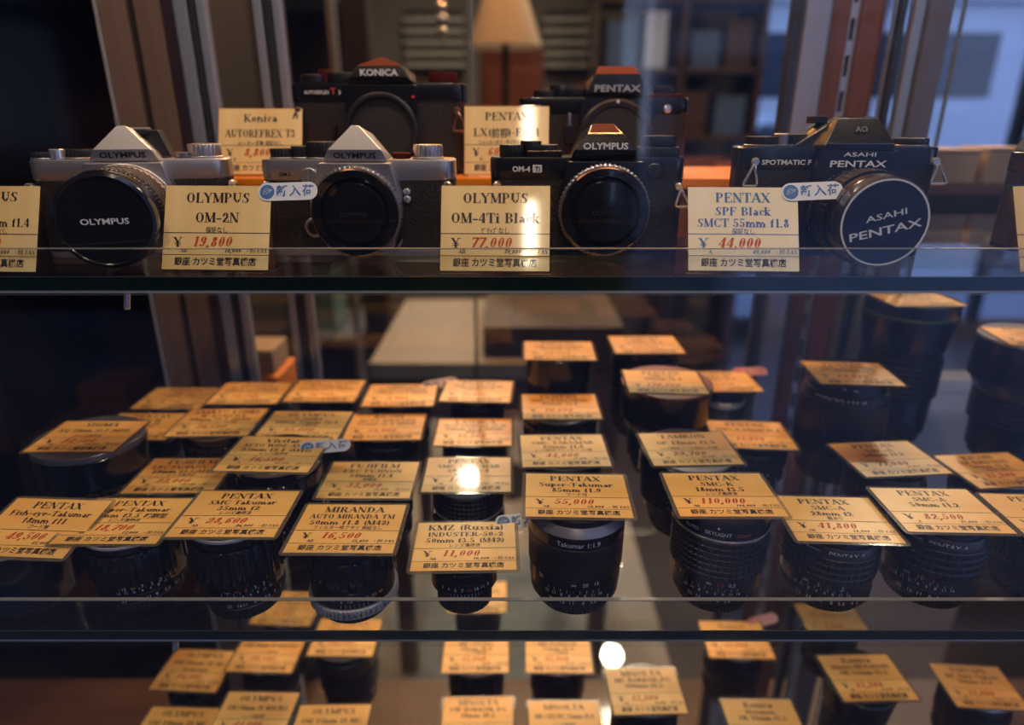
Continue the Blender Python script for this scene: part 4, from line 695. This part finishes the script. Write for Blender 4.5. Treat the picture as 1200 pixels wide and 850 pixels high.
# third row
lc('pxb', -.3420, .5560, .0440, .060, T_low(), 'amber price card half hidden behind the leftmost wide lens', 'black lens behind the very wide leftmost lens', ('PENTAX', 'SMC-M', '35mm f2'), CL, '19,800', 'AB', '18,000', 0)
lc('komura', -.2622, .5384, .0564, .068, T_tak(20, DCHR), 'amber price card with a long top line, right of the half hidden card', 'black lens behind the 22,000 yen lens', ('SANKYO KOHKI', 'W-KOMURA', '28mm f3.5 (M42)'), 'フード・ケース付属', '16,500', 'AB', '15,000', 1.3, .002, .002)
lc('zuiko', -.1801, .5072 + .016, .0606, .056, T_tak(20, DCHR), 'amber price card directly behind the card with a blue sticker', 'black lens behind the stickered 16,500 yen card', ('OLYMPUS', 'G.Zuiko', '(M42) 35mm f2.8'), CL, '13,200', 'B', '12,000', -1, 0, .004)
lc('ricoh', -.1186, .5656, .0390, .062, T_low(ALU), 'amber price card on the silver rimmed lens behind the 33,000 yen card', 'silver rimmed black lens behind the 33,000 yen lens', ('RICOH', 'AUTO RIKENON', '55mm f1.4 (M42)'), None, '22,000', 'AB', '20,000', 1.3, 0, .001)
lc('yashica', -.0355, .5612, .0356, .060, T_low(ALU), 'amber price card right behind the short lens with waffle grip', 'silver rimmed black lens right behind the short waffle grip lens', ('YASHICA', 'AUTO YASHINON DS-M', '50mm f1.7 (M42)'), '新品同様', '13,200', 'AB', '12,000', .1)
lc('px72', .0447, .5651, .0600, .068, T_tak(24, DCHR), 'amber price card behind the lower 44,000 yen card', 'black lens behind the lower 44,000 yen lens', ('PENTAX', 'SMC-TAKUMAR', '85mm f1.8'), None, '72,600', 'A', '66,000', .4)
lc('pxastar', .1408, .5718, .0820, .084, T_hood(), 'amber price card resting in the flared red rimmed hood', 'tall lens with a flared hood and a dull red rim', ('PENTAX', 'SMC-A*', '85mm f1.4'), None, '178,000', 'A', '162,000', -2.6, .003, .002, marks=[('smc PENTAX-A*', -16, .575, .0034, 0, 'name_ring'), ('1:1.4 85mm', 24, .575, .0034, 0, 'name_ring')], tilt=0)
lc('px29', .2196, .5532, .0367, .064, T_low(DCHR), 'amber price card just right of the 29,700 yen card', 'black lens right of the wide 29,700 yen lens', ('PENTAX', 'SMC-A 50mm f1.4'), None, '11,000', 'AB', '10,000', -4.1, .004, .003, marks=scale_marks('scale_ring', .40, 'aperture_ring', .25, 9))
lc('px32', .3037, .5560, .0965, .078, [('rear_cap', 0, .07, .76, .78, 'rib', BLKM, 60), ('aperture_ring', .07, .16, .86, .86, 'rib', LBLK, 60), ('barrel_rear', .16, .3, .9, .96, 'plain', LBLK, 0), ('zoom_ring', .30, .78, 1, .98, 'rib', LRUB, 60), ('name_ring', .78, .86, .96, .92, 'plain', BLKM, 0), ('barrel_front', .86, .98, .88, .84, 'plain', LBLK, 0), ('rim', .98, 1, .82, .82, 'plain', LBLK, 0)], 'amber price card on the tall ribbed zoom lens', 'tall ribbed black zoom lens left of the tall telephotos', ('PENTAX', 'SMC-A ZOOM', '35-105mm f3.5'), None, '24,200', 'AB', '22,000', -5, .004, .012, marks=[('MACRO 1:3.5 35', 2, .82, .0034, 0, 'name_ring'), ('105', -34, .82, .003, 0, 'name_ring'), ('ft', 0, .92, .0034, 0, 'barrel_front'), ('m', 16, .92, .0034, 0, 'barrel_front')])
# back row
lc('pxr', -.3585, .6550, .0297, .060, T_low(), 'reddish amber price card farthest left in the back row', 'low black lens farthest left in the back row', ('PENTAX', 'SMC-K', '55mm f1.8'), None, '8,800', 'B', '8,000', 0)
lc('chinon', -.2728, .6399, .0419, .066, T_low(DCHR), 'amber price card second from the left in the back row', 'black lens second from the left in the back row', ('CHINON', 'AUTO CHINON', '55mm f1.4 (M42)'), None, '16,500', 'AB', '15,000', .8, .003, .002)
lc('komura2', -.1915, .6311, .0480, .056, T_tak(20, DCHR), 'amber price card third from the left in the back row', 'black lens third from the left in the back row', ('SANKYO KOHKI', 'W.KOMURA', '35mm f2.8 (M42)'), None, '16,500', 'AB', '15,000', -.3, 0, .002, marks=[('•', -10 + 12 * i, .36, .006, 0, 'scale_ring') for i in range(4)])
lc('chinon2', -.1132, .6250, .0460, .058, T_low(DCHR), 'amber price card with a bright glint, fourth from the left in the back row', 'black lens fourth from the left in the back row', ('CHINON', 'AUTO CHINON', '50mm f1.7 (M42)'), None, '9,900', 'AB', '9,000', 1.1, stick=(.0255, .0240, 24, 'blue'))
lc('px17', -.0358, .6330, .0470, .056, T_low(ALU), 'amber price card at the back of the central column', 'black lens at the back of the central column', ('PENTAX', 'SMC TAKUMAR', '50mm f1.4'), None, '11,000', 'B', '10,000', -3.1, 0, .002)
lc('pxtop', .0481, .6420, .0880, .066, [('rear_cap', 0, .07, .76, .78, 'rib', BLKM, 60), ('aperture_ring', .07, .18, .86, .86, 'rib', LBLK, 60), ('focus_ring', .18, .46, .96, .96, 'scal', LBLK, 24), ('barrel_front', .46, .70, .95, .97, 'plain', LBLK, 0), ('hood', .70, 1, 1, 1, 'plain', BLK, 0)], 'highest amber price card left of the red rimmed hood', 'tall hooded black lens left of the red rimmed hood', ('PENTAX', 'SMC TAKUMAR', '105mm f2.8'), None, '22,000', 'AB', '20,000', -1.1)
lc('pxtr', .1397, .6600, .0885, .070, [('rear_cap', 0, .07, .76, .78, 'rib', BLKM, 60), ('aperture_ring', .07, .18, .86, .86, 'rib', LBLK, 60), ('focus_ring', .18, .55, .95, .95, 'grid', LRUB, (48, 6)), ('barrel_front', .55, .84, .94, 1, 'plain', LBLK, 0), ('filter_ring', .84, .9, 1, .97, 'plain', BLK, 0), ('rim', .9, 1, .82, .80, 'plain', BLK, 0)], 'bright amber price card behind the red rimmed hood', 'tall black lens behind the red rimmed hood', ('PENTAX', 'SMC-A', '100mm f2.8'), None, '38,500', 'A', '35,000', .3)
lc('orange', .2235, .6600, .0470, .050, [('rear_cap', 0, .12, .84, .86, 'rib', BLKM, 60), ('aperture_ring', .12, .30, .96, .96, 'rib', LBLK, 60), ('focus_ring', .30, .60, 1, 1, 'grid', LRUB, (44, 4)), ('silver_band', .60, .70, .96, .94, 'plain', ALU, 0), ('barrel_front', .70, .96, .90, .88, 'plain', LBLK, 0), ('rim', .96, 1, .86, .86, 'plain', LBLK, 0)], 'amber price card with a pink sticker behind the red rimmed hood', 'small black lens with a silver band at the back', ('PENTAX', 'SMC-M', '28mm f2.8'), None, '11,000', 'AB', '10,000', .9, .003, 0, stick=(.0275, .0262, 4, 'pink'))
lc('tele1', .4040, .6480, .1410, .088, T_tele(), 'amber price card high on the green lined telephoto', 'tall telephoto with a thin green line near its top', ('PENTAX', 'SMC-A*', '200mm f2.8'), None, '88,000', 'A', '80,000', 1, .002, .006)
lc('tele2', .4960, .6000, .1160, .094, [('rear_cap', 0, .06, .66, .68, 'rib', BLKM, 60), ('barrel_rear', .06, .30, .74, .76, 'plain', LBLK, 0), ('focus_ring', .30, .56, .84, .84, 'grid', LRUB, (60, 6)), ('barrel_front', .56, .66, .84, .96, 'plain', LBLK, 0), ('hood', .66, .985, 1, 1, 'plain', BLK, 0), ('rim', .985, 1, .99, .98, 'plain', DCHR, 0)], 'amber price card on the thick telephoto cut off by the right edge', 'thick telephoto at the right edge beside the green lined one', ('PENTAX', 'SMC-K', '135mm f2.5'), None, '27,500', 'AB', '25,000', -8, .002, .002)
# bottom shelf
def lb(*a, **k): lc(*a, z=BT_Z, **k)
bt = 'bottom shelf price card, '
bl = 'bottom shelf dark lens, '
ON = lambda a, b_='': ('OLYMPUS', a, b_) if b_ else ('OLYMPUS', a)
zz = .072
lb('om39', -.340, .556, .068, .060, T_low(), bt + 'leftmost behind the edge clip', bl + 'leftmost behind the edge clip', ON('OM 28mm f2 MC'), '前玉清掃 保証無', '24,200', 'AB', '22,000', -3.4)
lb('om40', -.2672, .574, .075, .060, T_low(), bt + 'right of the leftmost one', bl + 'right of the leftmost one', ON('OM 50mm f2 MACRO'), CL, '49,500', 'AB', '45,000', -2)
lb('om40b', -.2650, .638, .080, .060, T_low(), bt + 'seen through the glass left of the silver ringed lens', bl + 'seen through the glass left of the silver ringed lens', ON('OM 50mm f2'), CL, '33,000', 'AB', '30,000', -3)
lb('om41', -.1840, .586, .085, .074, T_tele(), bt + 'crossing the shelf edge below the silver ringed lens', 'wide dark lens on the bottom shelf below the silver ringed lens', ON('OM 85mm f2'), None, '38,500', 'AB', '35,000', -1)
lb('om42', -.3290, .482, .065, .060, T_low(), bt + 'lowest one at the left', bl + 'lowest one at the left', ON('OM 24mm f2 MC'), CL, '33,000', 'AB', '30,000', -2)
lb('om43', -.2480, .482, .085, .060, T_low(), bt + 'second from the left along the photo bottom', bl + 'second from the left along the photo bottom', ON('OM 50mm f2 MACRO'), CL, '44,000', 'AB', '40,000', -1)
lb('om44', -.1750, .476, .075, .060, T_low(), bt + 'third from the left along the photo bottom', bl + 'third from the left along the photo bottom', ON('OM 35mm f2 MC'), CL, '22,000', 'AB', '20,000', 1)
lb('c45b', -.0420, .664, .075, .056, T_low(), bt + 'seen through the glass beside the smallest front lens', bl + 'seen through the glass beside the smallest front lens', ('MINOLTA', 'MD 35mm f2.8'), None, '8,800', 'B', '8,000', 0)
lb('c45', -.0390, .568, .080, .062, T_tak(20, DCHR), bt + 'just below the smallest front lens', bl + 'just below the smallest front lens', ('MINOLTA', 'MD CELTIC', '28mm f2.8'), CL, '11,000', 'AB', '10,000', .5)
lb('c46', .0500, .568, .080, .060, T_tak(20, DCHR), bt + 'just below the grey rimmed lens', bl + 'just below the grey rimmed lens', ('MINOLTA', 'MD ROKKOR', '35mm f2.8'), CL, '13,200', 'AB', '12,000', -.5)
lb('mu47', -.0340, .495, .065, .060, T_low(), bt + 'at photo bottom below the smallest front lens', bl + 'at photo bottom below the smallest front lens', ('MINOLTA', 'UW ROKKOR-PG', '18mm f9.5'), None, '22,000', 'AB', '20,000', .5)
lb('md48', .0520, .490, .065, .060, T_low(), bt + 'at photo bottom below the grey rimmed lens', bl + 'at photo bottom below the grey rimmed lens', ('MINOLTA', 'MD CELTIC 35mm f2.8'), CL, '9,900', 'AB', '9,000', 0)
lb('mc49', .1308, .5022, .096, .066, T_tak(20, DCHR), bt + 'between the grey rimmed and waffle gripped lenses', bl + 'between the grey rimmed and waffle gripped lenses', ('MINOLTA', 'MC ROKKOR-PG', '100mm f2.5'), None, '13,200', 'AB', '12,000', 1.4, .002, .004, top='cap')
lb('c50', .2510, .593, .075, .064, T_low(ALU), bt + 'just below the waffle gripped front lens', bl + 'just below the waffle gripped front lens', ('Konica', 'AR 40mm f1.8'), None, '11,000', 'AB', '10,000', -2, stick=(.0275, .0262, 20, 'pink'))
lb('kon53', .2440, .483, .075, .060, T_low(), bt + 'at photo bottom below the waffle gripped front lens', bl + 'at photo bottom below the waffle gripped front lens', ('Konica', 'Hexanon', 'AR 28mm f3.5'), None, '11,000', 'AB', '10,000', -1)
lb('c54', .3800, .634, .065, .060, T_low(), bt + 'seen through the glass below the eighth front lens', bl + 'seen through the glass below the eighth front lens', ('Konica', 'AR 50mm f1.7'), None, '8,800', 'B', '8,000', -2)
lb('kon51', .3401, .4946, .1206, .066, T_tele(), bt + 'tall one below the eighth front lens', 'tall dark lens on the bottom shelf below the eighth front lens', ('Konica', 'Macro HEXANON', 'AR 55mm f3.5'), None, '13,200', 'AB', '12,000', 1.5, 0, .006)
lb('top52', .4827, .5302, .072, .066, T_low(CHP), bt + 'rightmost', bl + 'rightmost', ('TOPCON', 'RE Auto Topcor', '58mm f1.8'), None, '11,000', 'AB', '10,000', -4)

# ------------------------------------------------------------------ things in the shop behind the case
def boxthing(name, label, cat, x0, x1, y0, y1, z0, z1, m, lidm=None, rz=0, lid=.12, group=None):
    t = thing(name, label, cat, ((x0 + x1) / 2, (y0 + y1) / 2, z0), R(rz), group); hx = (x1 - x0) / 2; hy = (y1 - y0) / 2; h = z1 - z0
    bx('carton', m, -hx, hx, -hy, hy, 0, h * (1 - lid), .002, t); bx('lid', lidm or m, -hx - .001, hx + .001, -hy - .001, hy + .001, h * (1 - lid), h, .002, t); return t
AMB = mat('amber_carton', (.62, .22, .03), .5); BEI = mat('beige_carton', (.30, .25, .19), .6); PALB = mat('pale_blue_carton', (.66, .74, .90), .6); CREAM = mat('cream_shade', (.40, .35, .29), .8, emit=((1, .75, .5), .06))
WDK = mat('dark_counter_wood', (.055, .028, .018), .45, 0, .1, None, .5, None, ((3, 3, 30), (.085, .045, .03), 4)); TOPW = mat('pale_counter_top', (.20, .21, .22), .5); RBR = mat('red_brown_cabinet', (.12, .035, .02), .5)
t = thing('floor_lamp', 'cream cone shaded lamp behind the pentaprism cameras', 'lamp', (-.02, 2.2, 0))
m = MB(); m.lathe([(.11, 1.50), (.11, 1.503), (.042, 1.70), (.040, 1.70)], 40, 0, None, (False, False)); m.obj('lamp_shade', CREAM, t)
m = MB(); m.cyl(0, 0, .02, .010, 1.6, 16); m.obj('pole', DARK, t); m = MB(); m.cyl(0, 0, 0, .13, .02, 40); m.obj('base', DARK, t)
t = thing('red_brown_cabinet', 'red-brown wooden cabinet below the cone lamp shade', 'cabinet', (-.01, 2.75, 0))
bx('carcass', RBR, -.11, .13, 0, .3, 0, 1.55, .004, t)
for k in range(5): bx('drawer', mat('red_brown_drawer', (.17, .06, .035), .45), -.095, .115, -.012, 0, .12 + k * .28, .36 + k * .28, .004, t)
t = thing('table', 'dark wooden table with a pale top behind the lens shelf', 'table', (-.17, 1.5, 0))
bx('apron', WDK, -.11, .40, -.22, .25, .70, .80, .003, t); [bx('leg', WDK, a, a + .04, b_, b_ + .04, 0, .70, .003, t) for a in (-.105, .355) for b_ in (-.215, .205)]; bx('worktop', TOPW, -.12, .20, -.24, .27, .80, .835, .003, t); bx('raised_box', mat('brown_box', (.035, .026, .024), .5), .11, .40, -.20, .22, .80, .90, .003, t)
t = thing('dark_pillar', 'dark upright pillar left of the pale counter', 'pillar', (-.42, 2.0, 0)); bx('shaft', DARK, -.035, .035, -.03, .03, 0, 2.7, .004, t)
# glass show cabinet on the left with greenish goods
t = thing('show_cabinet', 'glass show cabinet with dim goods at the back left', 'cabinet', (-1.0, 2.45, 0))
GRN = mat('dull_green', (.08, .16, .12), .5); TEA = mat('teal_grey', (.16, .27, .27), .4)
for k, z in enumerate((.1, .55, .95, 1.3, 1.65, 2.0)): bx('shelf_board', GE if k else WDK, -.55, .45, -.2, .2, z, z + .015, 0, t)
for sx in (-.55, -.1, .44): bx('upright', PCH, sx, sx + .02, -.2, -.17, 0, 2.3, 0, t)
bx('back_panel', WALLD, -.55, .45, .2, .22, 0, 2.3, 0, t)
rr = random.Random(9)
for k, (x, z, ww, h, c) in enumerate(((-.45, 1.665, .16, .22, 'g'), (-.2, 1.665, .14, .14, 'd'), (.02, 1.665, .2, .25, 'g'), (.28, 1.665, .12, .16, 'b'), (-.42, 1.315, .2, .16, 'd'), (-.19, 1.315, .16, .2, 't'), (.0, 1.315, .2, .14, 'b'), (-.42, .965, .14, .2, 't'), (-.2, .965, .18, .12, 'b'), (.1, .965, .22, .2, 't'), (-.3, .565, .25, .25, 'd'), (.1, .565, .25, .2, 't'))):
    boxthing('goods_box', ('green', 'dark', 'beige', 'teal')['gdbt'.index(c)] + ' blurred box, %s on the %s board of the back left show cabinet' % (('leftmost', 'second', 'third', 'rightmost')[(0, 1, 2, 3, 0, 1, 2, 0, 1, 2, 0, 1)[k]], ('top', 'top', 'top', 'top', 'second', 'second', 'second', 'third', 'third', 'third', 'lowest', 'lowest')[k]), 'box', -1.0 + x, -1.0 + x + ww, 2.35, 2.55, z + .0012, z + h, {'g': GRN, 'd': WDK, 'b': BEI, 't': TEA}[c], group='boxes in the show cabinet')
m = MB(); m.hull([(-.99, 2.36, 1.4562), (-.835, 2.36, 1.4555), (-.99, 2.36, 1.525), (-.99, 2.42, 1.4555), (-.835, 2.42, 1.4555), (-.99, 2.42, 1.520)], .001); tag(m.obj('orange_wedge', AMB), 'bright orange wedge high behind the left glass door', 'sign')
boxthing('amber_box', 'orange carton under a tan one between left post and glass door', 'box', -.372, -.318, .84, .92, EYE - .37, EYE - .33, AMB)
boxthing('tan_box', 'tan carton stacked on the orange one behind the left post', 'box', -.37, -.325, .85, .91, EYE - .33, EYE - .295, BEI)
t = thing('box_stand', 'dark stand under the orange carton behind the left post', 'stand', (-.345, .88, 0)); bx('column', DARK, -.04, .04, -.05, .05, 0, EYE - .37, .002, t)
# pale stripes on the back wall, painted as blurred ceiling lights
for k, (x, z, ww) in enumerate(((-.42, 1.70, .32), (.32, 1.70, .30))):
    t = thing('lamp_stripes', ('painted ceiling light stripes on the back wall above the pointed prism camera', 'painted ceiling light stripes on the back wall left of the trapezoid prism camera')[k], 'light stripes', (x, 3.96, z)); bx('backing', WALLD, -ww / 2, ww / 2, 0, .03, -.16, .14, 0, t)
    for i in range(5): bx('light_stripe', mat('pale_light_stripe', (.42, .39, .34), .5), -ww / 2, ww / 2, -.02, 0, -.14 + i * .055, -.118 + i * .055, .002, t)
t = thing('glass_ornament', 'hanging string of three clear glass balls left of the door edge', 'ornament', (-.165, 1.75, 0))
m = MB(); m.tube([(0, 0, 1.46), (0, 0, 2.7)], .001); m.obj('string', DARK, t)
for z in (1.545, 1.52, 1.493):
    m = MB(); m.lathe([(.0125 * sin(i * pi / 12) + .00005, z - .0125 * cos(i * pi / 12)) for i in range(13)], 24); m.obj('glass_ball', CHP, t)
# wood wall cabinet and goods behind on the right
t = thing('back_shelf', 'dark wall shelf of blurred goods behind the right camera', 'shelf', (.82, 3.55, 0))
for z in (.05, .5, .9, 1.2, 1.5, 1.8): bx('shelf_board', WDK, -.44, .36, -.15, .15, z, z + .02, 0, t)
for sx in (-.44, -.03, .34): bx('upright', WDK, sx, sx + .02, -.15, .15, 0, 2.2, 0, t)
BLU = mat('dull_blue', (.07, .11, .22), .5); LIL = mat('pale_lilac', (.42, .44, .58), .5)
for k, (x, z, ww, h, c) in enumerate(((-.38, 1.52, .14, .2, BLU), (-.2, 1.52, .1, .24, LIL), (.02, 1.52, .13, .16, BLU), (.18, 1.52, .12, .2, WDK), (-.4, 1.22, .12, .16, LIL), (-.24, 1.22, .16, .2, BLU), (.0, 1.22, .12, .2, WDK), (.16, 1.22, .14, .18, BLU), (-.38, .92, .12, .18, AMB), (-.2, .92, .12, .15, BEI), (.02, .92, .16, .2, WDK), (.2, .92, .12, .16, AMB))):
    boxthing('goods_box', '%s blurred carton, %s on the %s board of the back right shelf' % ({'dull_blue': 'blue', 'pale_lilac': 'pale lilac', 'dark_counter_wood': 'dark', 'amber_carton': 'orange', 'beige_carton': 'beige'}[c.name], ('first', 'second', 'third', 'fourth')[k % 4], ('top', 'middle', 'lowest')[k // 4]), 'box', .82 + x, .82 + x + ww, 3.42, 3.62, z + .0012, z + h, c, group='cartons on the back right shelf')
# side shelf at the right with beige goods
t = thing('side_shelf', 'dark two board side shelf behind the right camera', 'shelf', (.62, .92, 0))
for zz in (EYE - .078, EYE - .170): bx('board', WDK, -.17, .25, -.08, .12, zz - .012, zz, .002, t)
bx('apron', DARK, -.17, .25, -.078, -.07, EYE - .118, EYE - .090, 0, t)
for sx in (-.17, .24): bx('bracket', DARK, sx, sx + .01, -.06, .12, 0, EYE - .078, 0, t)
boxthing('beige_box', 'beige carton on the side shelf right of the white ringed camera', 'box', .515, .580, .86, .93, EYE - .0778, EYE - .036, BEI)
boxthing('beige_box', 'small beige carton at the right end of the side shelf', 'box', .590, .640, .86, .92, EYE - .0778, EYE - .034, BEI)
boxthing('paper_stack', 'grey paper stack low on the side shelf at right', 'paper', .50, .60, .845, .92, EYE - .1698, EYE - .135, mat('grey_paper', (.33, .31, .30), .7), None, 0, .5)
boxthing('pale_carton', 'large pale blue carton behind the two tall telephotos', 'box', .36, .86, .77, .80, LO_Z - .15, LO_Z + .015, PALB)
# dim shelves seen past the left posts
t = thing('side_cabinet', 'dark cabinet with dim boards beyond the left posts', 'cabinet', (-.95, 1.25, 0))
bx('back_panel', mat('maroon_panel', (.030, .012, .012), .5), -.5, .5, .2, .22, 0, 2.3, 0, t)
for z in (.35, .70, 1.05, 1.5): bx('shelf_board', mat('maroon_board', (.10, .04, .022), .4), -.5, .45, -.12, .2, z, z + .02, 0, t)
for sx in (-.5, 0, .44): bx('upright', DARK, sx, sx + .015, -.12, .2, 0, 2.3, 0, t)
for k, (x, h) in enumerate(((-.35, .09), (-.12, .06), (.12, .10), (.28, .07))): boxthing('small_box', '%s brown carton from the left in the dark left cabinet' % ('first', 'second', 'third', 'fourth')[k], 'box', -.95 + x, -.95 + x + .09, 1.17, 1.27, .7212, .72 + h, mat('brown_carton', (.07, .03, .015), .5), group='cartons in the dark left cabinet')

# two parked cars across the street beyond the shop windows
def car(x, y, label, m):
    t = thing('car', label, 'car', (x, y, -.1)); b = MB()
    b.hull([(sx * px, py, pz) for sx in (1,) for px in (-2.0, 2.0) for py in (-.8, .8) for pz in (.32, .78)] + [(-1.95, -.82, .5), (1.95, -.82, .5), (-1.2, -.78, .9), (1.0, -.78, .92), (-1.2, .78, .9), (1.0, .78, .92)], .06); b.obj('body', m, t)
    b = MB(); b.hull([(-1.15, -.72, .88), (1.35, -.72, .88), (-.65, -.58, 1.42), (.75, -.58, 1.42), (-1.15, .72, .88), (1.35, .72, .88), (-.65, .58, 1.42), (.75, .58, 1.42)], .05); b.obj('cabin', m, t)
    for a, c in ((-.95, -.05), (.05, 1.0)): b = MB(); b.hull([(a, -.735, .92), (c, -.735, .92), (a * .75, -.615, 1.34), (c * .72, -.615, 1.34), (a, -.70, .92), (c, -.70, .92), (a * .75, -.58, 1.34), (c * .72, -.58, 1.34)]); b.obj('window', FACD, t)
    for wx in (-1.25, 1.25):
        for wy in (-.72, .72):
            b = MB(); b.X = Matrix.Translation((wx, wy, .32)) @ FWD; b.lathe([(.32, -.1), (.32, .1), (.2, .12), (.001, .12)], 28); b.obj('wheel', DARK, t)
    return t
car(3.1, 7.4, 'white car across the street seen past the right sliding door', FACW)
car(7.8, 7.3, 'pale lilac car across the street at the right edge', LIL)
